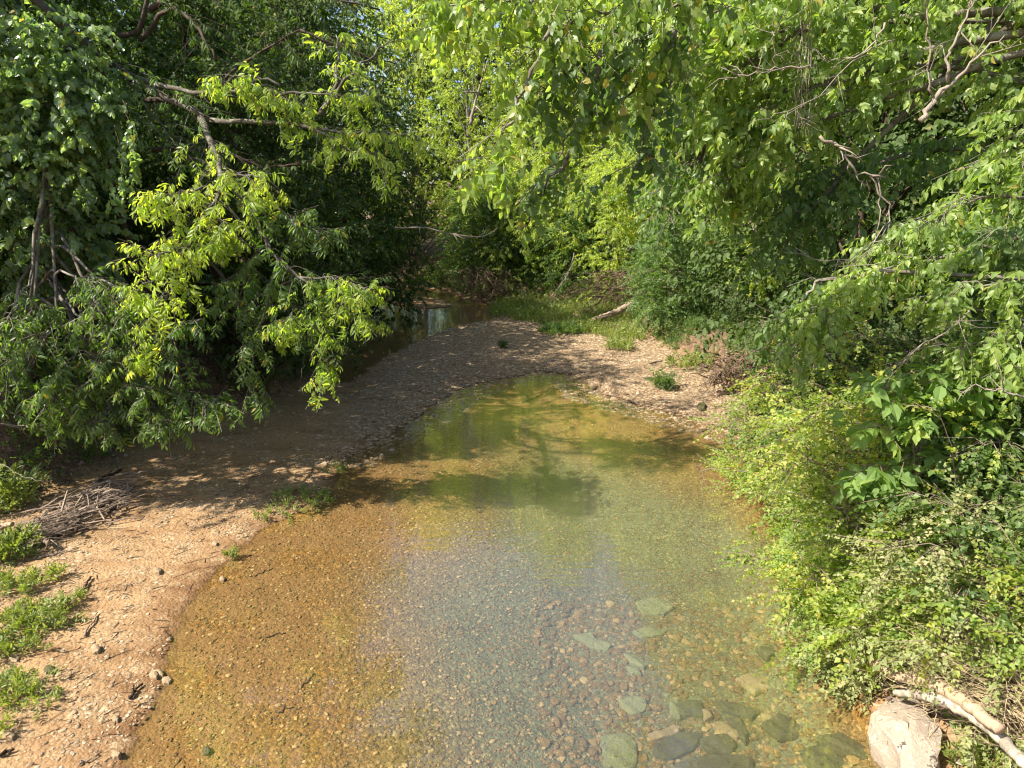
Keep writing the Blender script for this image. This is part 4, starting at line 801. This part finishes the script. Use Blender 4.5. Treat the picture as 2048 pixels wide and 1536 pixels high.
for i, (pix, mat, lab) in enumerate([
    ([(1275, 1208), (1300, 1200), (1335, 1203), (1345, 1218), (1325, 1230), (1290, 1228)], 'slab_g', 'pale green sunken slab, uppermost of all in the pool'),
    ([(1268, 1265), (1300, 1258), (1330, 1264), (1322, 1273), (1285, 1276)], 'slab_g', 'narrow green sunken slab just below the uppermost one'),
    ([(1150, 1274), (1182, 1270), (1192, 1282), (1220, 1292), (1212, 1303), (1180, 1295)], 'slab_g', 'white-green angular slab in the sky reflection'),
    ([(1250, 1312), (1268, 1312), (1295, 1330), (1285, 1338), (1262, 1328)], 'slab_g', 'small leaf-shaped green slab left of centre'),
    ([(1254, 1334), (1275, 1336), (1282, 1350), (1265, 1352)], 'slab_g', 'small green stone under the leaf-shaped slab'),
    ([(1240, 1404), (1262, 1398), (1290, 1402), (1290, 1420), (1268, 1430), (1248, 1420)], 'slab_g', 'yellow-green slab above the large pale corner slab'),
    ([(1204, 1478), (1250, 1472), (1270, 1490), (1272, 1515), (1262, 1545), (1210, 1545)], 'slab_g', 'large pale yellow-green slab at the bottom, left of the dark ones'),
    ([(1355, 1405), (1400, 1405), (1410, 1432), (1362, 1436)], 'slab_d', 'dark slab above the brown fragments'),
    ([(1312, 1492), (1350, 1472), (1400, 1470), (1385, 1500), (1340, 1522), (1316, 1515)], 'slab_d', 'large dark slab beside the pale yellow-green one'),
    ([(1398, 1480), (1450, 1472), (1470, 1490), (1460, 1510), (1420, 1505)], 'slab_d', 'dark oval slab right of the large dark slab'),
    ([(1425, 1450), (1450, 1448), (1476, 1470), (1474, 1480), (1450, 1475)], 'slab_t', 'orange-brown pointed slab among the dark slabs'),
    ([(1455, 1440), (1480, 1440), (1495, 1470), (1490, 1488), (1465, 1462)], 'slab_d', 'slim olive slab leaning on the orange-brown one'),
    ([(1530, 1450), (1560, 1432), (1600, 1445), (1620, 1462), (1600, 1478), (1560, 1472)], 'slab_d', 'wide grey-green slab near the boulder side'),
    ([(1518, 1436), (1538, 1424), (1560, 1434), (1545, 1446)], 'slab_t', 'small tan slab on the rim of the wide grey-green slab'),
    ([(1478, 1358), (1510, 1350), (1545, 1362), (1540, 1378), (1510, 1384)], 'slab_t', 'tan slab lying alone in the murky middle of the pool'),
    ([(1435, 1405), (1475, 1412), (1520, 1425), (1500, 1440), (1455, 1425)], 'slab_d', 'long dark slab above the orange-brown one'),
    ([(1608, 1502), (1650, 1492), (1695, 1520), (1680, 1550), (1630, 1545)], 'slab_d', 'dark olive slab at the bottom near the boulder'),
    ([(1640, 1478), (1680, 1470), (1740, 1505), (1730, 1520), (1680, 1500)], 'slab_d', 'long dark slab touching the foot of the boulder'),
    ([(1360, 1530), (1420, 1512), (1500, 1520), (1495, 1560), (1370, 1560)], 'slab_d', 'dark slab cut by the bottom edge of the view'),
    ([(1515, 1298), (1550, 1290), (1560, 1305), (1535, 1316)], 'slab_d', 'faint grey slab high in the murky water'),
    ([(1340, 1402), (1355, 1402), (1360, 1440), (1340, 1442)], 'slab_g', 'pale upright strip of stone left of a dark slab'),
    ([(1405, 1425), (1420, 1422), (1424, 1438), (1410, 1444)], 'slab_t', 'small orange fragment between the dark slabs'),
    ([(1300, 1470), (1345, 1455), (1365, 1462), (1340, 1476), (1310, 1482)], 'slab_t', 'dull tan slab behind the large dark slab')]):
    cx_, cy_ = np.mean(pix, 0); pix = [(cx_ + (a - cx_) * 1.15, cy_ + (b - cy_) * 1.15) for a, b in pix]
    slab('sunken_slab', lab, pix, 0.06, mat, group=SG, seed=100 + i, rough=0.006, cat='slab')
for i, (px, py, s, lab) in enumerate([(232, 1510, 9, 'white stone in the bottom gravel of the beach'), (20, 1472, 9, 'white chip of stone at the left bottom of the beach'), (308, 1352, 8, 'pale square stone in a small group at the water line'), (322, 1350, 6, 'white cube-like stone in the small group at the water line'), (318, 1345, 5, 'reddish stone at the back of the small group'),
                                     (333, 1362, 9, 'rounded tan stone at the wet side of the small group'), (28, 1318, 10, 'flat white stone beside the lower weed clump'), (232, 1440, 7, 'bright white stone alone on the lower sand'), (192, 1300, 9, 'flat cream stone in the middle gravel'), (314, 1142, 8, 'flat white stone in the upper beach sand'),
                                     (445, 1160, 5, 'white pebble on the curved water line'), (430, 1088, 5, 'pale stone by the single grass tuft'), (1404, 812, 7, 'black lump of stone on the right gravel bar'), (1188, 775, 5, 'tan stone standing in the shallow water'), (414, 1504, 8, 'dark stone under water near the bottom'), (98, 1340, 9, 'brown lump half buried by the lower weeds')]):
    pix = [(px + s * 1.3 * math.cos(a) * R.uniform(0.8, 1.1), py + s * math.sin(a) * R.uniform(0.8, 1.1)) for a in np.linspace(0, 6.28, 7)[:-1]]
    slab('stone', lab, pix, 0.04 if py > 900 else 0.09, 'slab_d' if ('black' in lab or 'dark' in lab or 'brown' in lab) else 'pebble', group='larger stones on the shore', seed=200 + i, rough=0.004, cat='stone')

# ------------------------------------------------------------------ logs and roots
def log(name, label, pts, rad, mat, seed=0, cat='log'):
    R = np.random.RandomState(seed); c = curve(pts, 44, 0.005, R); g = Geo()
    tube(g, c, np.interp(np.linspace(0, 1, 44), np.linspace(0, 1, len(rad)), rad) * (1 + R.uniform(-0.07, 0.07, 44)), 14, True, 0.07)
    for k in R.randint(6, 40, 4):
        d = norm(R.normal(0, 1, 3) + (0, 0, 0.6)); tube(g, [c[k], c[k] + d * rad[1] * 1.3, c[k] + d * rad[1] * 1.9], [rad[1] * 0.4, rad[1] * 0.3, rad[1] * 0.15], 7, True, 0.1)
    return solo(g, name, M[mat], c[0], label, cat, None, True)
log('bleached_log', 'bleached white curved log resting on the bank above the boulder', [Gd(1790, 1385, 0.30), Gd(1850, 1392, 0.50), Gd(1910, 1412, 0.62), Gd(1960, 1440, 0.66), Gd(2010, 1485, 0.66), Gd(2070, 1550, 0.66)], [0.03, 0.045, 0.055, 0.055, 0.05, 0.045], 'whitelog', 1)
log('brown_log', 'brown weathered log half hidden by leaves behind the bleached log', [Gd(1700, 1290, 0.22), Gd(1780, 1345, 0.42), Gd(1860, 1365, 0.60), Gd(1930, 1405, 0.72), Gd(2000, 1460, 0.80)], [0.035, 0.05, 0.06, 0.06, 0.045], 'brownlog', 2)
log('fallen_log', 'pale fallen log sticking out of the bank behind the grassy patch', [P(1178, 642, 26.4), P(1205, 634, 26.6), P(1232, 624, 26.8), P(1268, 606, 27.2)], [0.07, 0.10, 0.12, 0.13], 'drift', 3)
log('fallen_dead_log', 'thin dead trunk lying against the undergrowth at the left edge', [P(-60, 1085, 9.0), P(-20, 1060, 9.0), P(25, 1048, 9.0)], [0.05, 0.05, 0.03], 'brownlog', 4)
def roots(name, label, px, py, Yd, w, h, n, seed):
    R = np.random.RandomState(seed); c0 = P(px, py, Yd); g = Geo()
    for k in range(n):
        a = c0 + (R.uniform(-w, w), R.uniform(-0.2, 0.3), R.uniform(0, h)); b = a + (R.normal(-0.1, w * 0.7), R.uniform(-0.5, 0.15), -R.uniform(-0.1, h * 0.8)); b[2] = max(b[2], H(b[0], b[1]) - 0.02)
        tube(g, curve([a, (a + b) / 2 + R.normal(0, 0.14, 3), b], 7, 0.04, R), np.linspace(R.uniform(0.006, 0.025), 0.002, 7), 4)
    solo(g, name, M['root'], c0, label, 'roots', None, True)
roots('root_tangle', 'reddish tangle of bare roots under the cut right bank', 1460, 770, 17.3, 0.6, 0.8, 130, 1)
roots('root_tangle', 'pinkish matted roots above the far water at the bend', 975, 590, 35.0, 1.2, 1.4, 220, 2)
roots('root_tangle', 'matted roots and earth above the fallen log', 1235, 600, 28.2, 1.3, 1.2, 260, 3)
roots('root_tangle', 'brown hanging roots in shade beside the right gravel', 1545, 770, 15.5, 0.7, 0.8, 160, 4)

# ------------------------------------------------------------------ right bank shrubs and small plants
def shrub(name, label, px, py, z, nst, ln, spr, mat, scale, group, seed, dirv=(-0.45, -0.25, 0.6), per=14, cat='shrub', twigs=0.12):
    R = np.random.RandomState(seed); b = Gd(px, py, z); b = np.array([b[0], b[1], H(b[0], b[1])]); gw, gl = Geo(), Geo()
    t = thing(name, label, cat, b, group)
    for k in range(nst):
        o = b + np.array([R.normal(0, 0.22), R.normal(0, 0.22), 0]) * ln; o[2] = H(o[0], o[1])
        d = norm(np.array(dirv) + R.normal(0, 0.6, 3) * (1, 1, 0.5)); d[2] = abs(d[2]); wisp = k % 5 == 0; q = ln * R.uniform(0.5, 1.15) * (1.5 if wisp else 1.0); d = norm(d + (0, 0, 0.5)) if wisp else d
        pts = [o, o + d * q * 0.5 + (0, 0, 0.12 * q), o + d * q * 0.85 + (0, 0, 0.05 * q), o + d * q * 1.1 - (0, 0, 0.12 * q)]
        pts = [np.array([p[0], p[1], max(p[2], H(p[0], p[1]) + 0.06)]) for p in pts]
        bough(gw, gl, pts, 0.007, 0.002, spr, per, twigs * ln * 1.6, rng=R, scale=scale * R.uniform(0.85, 1.45), droop=0.2, jit=0.01, start=0.1, sides=4, bias=R.uniform(-0.1, 0.15) + 0.15 * wisp)
    gw.build('stems', M['twig'], t, b, True); gl.build('foliage', M[mat], t, b)
PG = 'small-leaved shrubs on the right bank'
sh = [(1545, 900, 'furthest', 'privet', 'beside the right gravel bar', 26, 1.5), (1600, 960, '', 'privet', 'above the dark water shadow', 30, 1.5), (1690, 900, '', 'privet', 'left of the broad-leaved sapling', 28, 1.5), (1590, 1010, '', 'privet', 'just below the bare twig', 26, 1.2), (1700, 1020, '', 'privet', 'below the broad-leaved sapling', 26, 1.4),
      (1650, 1090, '', 'privet', 'where the bank bulges into the pool', 26, 1.2), (1780, 1080, '', 'privet', 'mid slope in full sun', 24, 1.3), (1880, 960, '', 'mid', 'right of the broad-leaved sapling', 28, 1.4), (1900, 1120, '', 'silver', 'dusty on the dry upper slope', 20, 1.2), (1700, 1170, '', 'privet', 'over the middle right shore', 22, 1.0),
      (1800, 1180, '', 'privet', 'sprawling in the middle of the slope', 15, 1.1), (1990, 1010, '', 'privet', 'straggly at the right edge', 18, 1.3), (1730, 1235, '', 'privet', 'above the brown log end', 12, 0.7), (1850, 1270, '', 'silver', 'dusty behind the brown log', 13, 0.8), 
      (1980, 880, '', 'dark', 'under the arching bough at the right edge', 28, 1.4), (1970, 1200, '', 'privet', 'right of the middle of the slope, near the edge', 15, 1.0), (2040, 1110, '', 'mid', 'cut by the right edge, mid height', 22, 1.1), (1780, 880, '', 'mid', 'directly behind the broad-leaved sapling', 28, 1.5), (1620, 840, '', 'dark', 'under the arching bough tips', 30, 1.6),
      (1550, 1050, '', 'privet', 'low, rooted at the waterline under the bulging bank', 14, 0.7), (1580, 1150, '', 'privet', 'low, rooted at the waterline of the middle right shore', 14, 0.65), (1625, 1235, '', 'privet', 'low, at the waterline above the boulder', 13, 0.6), (1655, 1315, '', 'silver', 'small and dusty, at the waterline beside the boulder', 10, 0.4), (1700, 800, '', 'dark', 'in the dark hollow of the right bank', 26, 1.7), (1840, 800, '', 'dark', 'in the dark hollow, right part', 26, 1.6)]
for i, (px, py, a, m, where, n, ln) in enumerate(sh):
    # walk along the ray until it meets the bank
    z = 0.2
    px = px + (85 if px < 1900 else 30)
    for it in range(14): q = Gd(px, py + 25, z); z = 0.5 * z + 0.5 * max(0.05, H(q[0], q[1]))
    q = Gd(px, py + 25, z)
    shrub('bank_shrub', 'arching fine-leaved shrub ' + where, px, py + 25, z, n, ln, 'privetbig' if m in ('mid', 'dark') else 'privet', m, 1.0, PG, 300 + i, per=18)
# reaching sprays over the water
def reach(label, pts, n, mat, seed, spr='privet', sp=0.07):
    R = np.random.RandomState(seed); q = [P(*p) for p in pts]; t = thing('leafy_shoot', label, 'shoot', q[0], 'shoots reaching over the water'); gw, gl = Geo(), Geo()
    bough(gw, gl, q, 0.007, 0.002, spr, n, sp, rng=R, droop=0.15, jit=0.005, start=0.0, sides=4)
    gw.build('stem', M['stem'], t, q[0], True); gl.build('foliage', M[mat], t, q[0])
reach('arching green shoot reaching left over the pool at mid height of the bank', [(1700, 1150, 7.6), (1620, 1145, 7.9), (1560, 1120, 8.1), (1490, 1076, 8.3)], 26, 'privet', 1)
reach('short dusty shoot with pale leaves over the murky water', [(1690, 1205, 7.0), (1640, 1220, 7.2), (1592, 1242, 7.3)], 14, 'silver', 2, 'privetbig', 0.04)
reach('bright green shoot poking over the dark water shadow', [(1530, 960, 9.6), (1495, 945, 9.7), (1455, 915, 9.9), (1425, 908, 10)], 22, 'privet', 3)
reach('green shoot pointing left below the bare twig', [(1560, 985, 9.3), (1510, 975, 9.3), (1470, 965, 9.4)], 18, 'privet', 4)
reach('feathery shoot rising left of the furthest bank shrub', [(1600, 850, 11), (1560, 810, 11), (1510, 795, 11.2)], 26, 'privet', 5)
reach('low shoot spreading over the water above the brown log', [(1740, 1330, 6.5), (1700, 1330, 6.6), (1660, 1325, 6.7)], 14, 'privet', 6)
reach('leaning feathery shoot above the mid slope', [(1720, 880, 8.6), (1690, 850, 8.6), (1650, 800, 8.8), (1600, 775, 8.9)], 26, 'privet', 7)
def sapling():
    R = np.random.RandomState(71); c = P(1830, 1000, 7.0); b = np.array([c[0], c[1], H(c[0], c[1])]); gw, gl = Geo(), Geo()
    t = thing('broad_leaved_sapling', 'sapling with very large light green leaves on the right bank', 'sapling', b)
    for pts, n in [([(1830, 900), (1780, 860), (1720, 850)], 12), ([(1840, 880), (1800, 800), (1760, 780)], 14), ([(1850, 860), (1850, 780), (1840, 740)], 16), ([(1850, 850), (1900, 790), (1930, 780)], 16), ([(1850, 900), (1910, 850), (1960, 850)], 14), ([(1830, 930), (1780, 930), (1720, 930)], 14),
                   ([(1820, 950), (1760, 960), (1740, 980)], 10), ([(1860, 930), (1900, 920), (1930, 900)], 12), ([(1830, 880), (1840, 840), (1820, 820)], 14)]:
        q = [b + (0, 0, 0.1)] + [P(a, d, 7.0 - 0.05 * i) for i, (a, d) in enumerate(pts)]
        bough(gw, gl, q, 0.014, 0.004, 'bigleaf', n, 0.18, rng=R, scale=0.74, droop=0.2, start=0.5, sides=5)
    gw.build('stems', M['twig'], t, b, True); gl.build('foliage', M['big'], t, b)
sapling()
def weed(label, px, py, n, rad, hgt, seed, mat='grass', group='weeds on the beach', spr='weed', name='weed_plant', z=0.1, sc=1.0):
    R = np.random.RandomState(seed); b = Gt(px, py); gl = Geo(); gw = gl
    for k in range(n):
        a = R.uniform(0, 6.28); rr = rad * R.uniform(0, 1) ** 0.6; o = b + np.array([math.cos(a) * rr, math.sin(a) * rr * 0.8, 0]); o[2] = H(o[0], o[1])
        d = norm(np.array([math.cos(a) * rr / rad * 0.7, math.sin(a) * rr / rad * 0.7, 1.0]) + R.normal(0, 0.25, 3)); h = hgt * R.uniform(0.5, 1.1) * (1.1 - 0.5 * rr / rad)
        if n > 12: tube(gw, [o, o + d * h * 0.5, o + d * h], [0.004, 0.003, 0.002], 3, False)
        m = 3; f = R.uniform(0.15, 1, m)[:, None]; dd = norm(d + R.normal(0, 0.6, (m, 3)))
        place(gl, spr, o + d * h * f, dd, sc, R, 0.5)
    solo(gl, name, M[mat], b, label, 'weed', group)
weed('largest bright green weed clump on the left beach', 78, 1245, 60, 0.36, 0.17, 1, sc=0.75)
weed('green weed clump low on the left edge, below the largest one', 34, 1385, 34, 0.26, 0.14, 2, sc=0.7)
weed('green weeds at the left edge between the two beach clumps', -15, 1310, 24, 0.26, 0.15, 3, sc=0.7)
weed('upright sunlit weed bunch left of the driftwood heap', 15, 1110, 60, 0.28, 0.3, 4)
weed('low weeds below the driftwood heap at the left edge', 30, 1175, 34, 0.28, 0.14, 5, sc=0.7)
weed('single broad weed seedling on the sand', 108, 1158, 5, 0.05, 0.08, 6, sc=0.9)
weed('sparse weeds on the gravel spit beside the shaded water', 600, 1005, 34, 0.5, 0.14, 7, sc=0.7)
weed('low pale weeds where the spit meets the pool', 555, 1030, 18, 0.35, 0.10, 8, sc=0.6)
weed('small leafy sprig at the tip of the gravel spit', 668, 948, 10, 0.12, 0.22, 9, sc=0.7)
weed('single grass tuft at the water line', 463, 1118, 7, 0.05, 0.14, 10, sc=0.6)
weed('tall bladed weed leaning in from the left edge', 0, 1010, 40, 0.35, 0.6, 11, sc=1.4)
weed('leafy sprig standing alone on the sunlit gravel bar', 1328, 778, 34, 0.14, 0.62, 12, sc=1.0, mat='mid', group='weeds on the gravel bar')
weed('bright low weed under the bushes right of the sprig', 1385, 735, 40, 0.6, 0.4, 13, sc=1.2, group='weeds on the gravel bar')
weed('small bright weed at the edge of the grassy patch', 1240, 700, 20, 0.3, 0.3, 14, sc=1.2, group='weeds on the gravel bar')
weed('dark little weed in the middle of the gravel bar', 1000, 697, 10, 0.15, 0.15, 15, sc=1.0, mat='dark', group='weeds on the gravel bar')
weed('dark low plants at the near edge of the grassy patch', 1120, 668, 60, 0.7, 0.3, 16, sc=1.3, mat='mid', group='weeds on the gravel bar')
weed('grassy green weeds at the lower right edge', 2010, 1290, 110, 0.35, 0.25, 17, group='weeds on the right bank', z=1.2, sc=0.8)
weed('green sprouts beside the dark end of the bleached log', 1960, 1530, 30, 0.2, 0.16, 18, group='weeds on the right bank', z=0.5, sc=0.8)
weed('tuft of weeds where the brown log enters the leaves', 1720, 1360, 34, 0.18, 0.12, 19, group='weeds on the right bank', z=0.2, sc=0.6)

for i, (px, py) in enumerate([(150, 1205), (60, 1300), (90, 1410), (10, 1460)]):
    weed('sparse weed sprout among the beach clumps, %s along the left edge' % ORD[i], px, py, 9, 0.16, 0.10, 30 + i, sc=0.55)
# ------------------------------------------------------------------ ground cover and litter (uncountable)
def blades(g, x, y, h, rng, w=0.006):
    z = terrain(x, y)[0]; n = len(x); a = rng.uniform(0, 6.28, n); l = rng.normal(0, 0.3, (n, 2)) * h[:, None]
    b = np.stack([x, y, z - 0.01], -1); s = np.stack([np.cos(a) * w, np.sin(a) * w, np.zeros(n)], -1)
    m = b + np.column_stack([l * 0.4, h * 0.6]); t = b + np.column_stack([l * 1.1, h])
    V = np.stack([b - s, b + s, m + s * 0.7, m - s * 0.7, t], 1); k = np.arange(n)[:, None] * 5
    rr = rng.uniform(0, 0.9, n)
    g.add(V.reshape(-1, 3), [np.concatenate([k, k + 1, k + 2, k + 3], 1), np.concatenate([k + 3, k + 2, k + 4], 1)], [rr, rr])
R = np.random.RandomState(81); g = Geo()
patch = px2([(985, 612), (1080, 606), (1160, 618), (1250, 640), (1285, 690), (1240, 705), (1160, 675), (1080, 655), (1010, 640), (985, 628)])
x = R.uniform(-1.5, 7, 40000); y = R.uniform(22, 36, 40000); k = (sdist(x, y, patch) > -0.1) & (wob(x, y, 1.6, 17) + R.normal(0, 0.4, 40000) > -0.35); x, y = x[k], y[k]
blades(g, x, y, R.uniform(0.08, 0.32, len(x)), R, 0.013)
x2 = x[::6]; y2 = y[::6]; place(g, 'weedlo', np.stack([x2, y2, terrain(x2, y2)[0] + R.uniform(0.03, 0.25, len(x2))], -1), norm(R.normal(0, 0.7, (len(x2), 3)) + (0, 0, 1)), 1.2, R)
tag(g.build('grass', M['grass']), 'patch of tall sunlit grass on the gravel bar below the fallen log', 'grass', kind='stuff')
g = Geo(); x, y = scatter(70000, (-15, 11), (4, 24), lambda x, y, z, b: (b > 0.25) & ((x > 0) | (y > 8.5)) & (R.uniform(0, 1, len(x)) < 0.25 + 0.75 * sm(y, 7, 10)) & (wob(x, y, 1.1, 6) > -0.3)); x2, y2 = scatter(60000, (-9, 12), (22, 42), lambda x, y, z, b: b > 0.15); x, y = np.concatenate([x[:24000], x2[:22000]]), np.concatenate([y[:24000], y2[:22000]])
z = terrain(x, y)[0]; place(g, 'weedlo', np.stack([x, y, z + R.uniform(0.0, 0.22, len(x))], -1), norm(R.normal(0, 0.8, (len(x), 3)) + (0, 0, 0.7)), np.interp(y, [8, 22, 30], [0.85, 1.0, 1.6]), R)
blades(g, x[::2], y[::2], R.uniform(0.1, 0.4, len(x[::2])), R, 0.005)
tag(g.build('undergrowth', M['mid']), 'low green ground cover growing over both banks', 'undergrowth', kind='stuff')
g = Geo(); sv, sf = leaf_shape('lobroad'); sf = np.array(sf)
x, y = scatter(60000, (-10, 10), (4, 20), lambda x, y, z, b: (b > 0.05)); n = len(x); z = terrain(x, y)[0]
ax = norm(R.normal(0, 1, (n, 3)) * (1, 1, 0.35)); up = norm(np.array([0, 0, 1]) + R.normal(0, 0.45, (n, 3))); up = norm(up - (up * ax).sum(1)[:, None] * ax)
Rm = np.stack([ax, np.cross(up, ax), up], -1); W = np.einsum('mij,vj->mvi', Rm, sv) * R.uniform(0.04, 0.09, n)[:, None, None] + np.stack([x, y, z + R.uniform(0.005, 0.05, n)], -1)[:, None]
g.add(W.reshape(-1, 3), [(sf[None] + (np.arange(n) * 4)[:, None, None]).reshape(-1, 3)], [np.repeat(R.uniform(0, 1, n), 2)])
for k in range(2200):
    xx, yy = R.uniform(3.5, 9), R.uniform(4.5, 13); zz, bb, _, _ = terrain(np.array([xx]), np.array([yy]))
    if bb[0] < 0.2: continue
    a = math.radians(R.normal(120, 35)); ln = R.uniform(0.15, 0.6); o = np.array([xx, yy, zz[0] + R.uniform(0.02, 0.2)]); d = np.array([math.cos(a), math.sin(a), R.uniform(-0.1, 0.3)]) * ln
    tube(g, [o, o + d * 0.5 + (0, 0, 0.03), o + d], [0.004, 0.003, 0.002], 3, False)
tag(g.build('leaf_litter', M['litter']), 'dry fallen leaves and stalks covering the banks', 'litter', kind='stuff')

g = Geo(); x, y = scatter(5000, (-8.5, -1.5), (4.8, 12.5), lambda x, y, z, b: (z > 0.0) & (b < 0.5)); x, y = x[:750], y[:750]; z = terrain(x, y)[0]
for k in range(len(x)):
    a = R.uniform(0, 6.28) if k % 3 else R.normal(0.7, 0.3); ln = R.uniform(0.02, 0.10) * (2.2 if k % 9 == 0 else 1); d = np.array([math.cos(a), math.sin(a), 0]) * ln; pr = R.uniform(0.0015, 0.005)
    o = np.array([x[k], y[k], z[k] + pr + 0.003]); tube(g, [o - d, o + R.normal(0, 0.006, 3) * (1, 1, 0.3), o + d], [pr, pr, pr * 0.6], 4)
tag(g.build('beach_debris', M['darkwood']), 'countless small dark twigs and bark bits strewn over the sand', 'debris', kind='stuff')

g = Geo(); R = np.random.RandomState(91)
for k in range(3200):
    px, py = R.uniform(1640, 2080), R.uniform(960, 1540); q = Gt(px, py)
    if px < 1640 + (py - 960) * 0.25 or H(q[0], q[1]) < 0.12: continue
    a = math.radians(R.normal(130, 45)); ln = R.uniform(0.2, 0.75); o = q + (0, 0, R.uniform(0.05, 0.55)); d = np.array([math.cos(a), math.sin(a), R.uniform(-0.15, 0.75)]) * ln
    m = o + d * 0.5 + R.normal(0, 0.04, 3); e = o + d - (0, 0, ln * 0.2); w = R.uniform(0.0018, 0.0045)
    tube(g, [o, m, e], [w, w * 0.8, w * 0.4], 3, False)
    if k % 3 == 0:
        for s in range(4): t0 = m + (e - m) * R.uniform(); tube(g, [t0, t0 + norm(d + R.normal(0, 0.3, 3)) * 0.09], [0.004, 0.001], 3, False)
tag(g.build('dry_stalks', M['straw']), 'pale dry stalks and broken stems tangled through the right bank shrubs', 'dry stalks', kind='stuff')
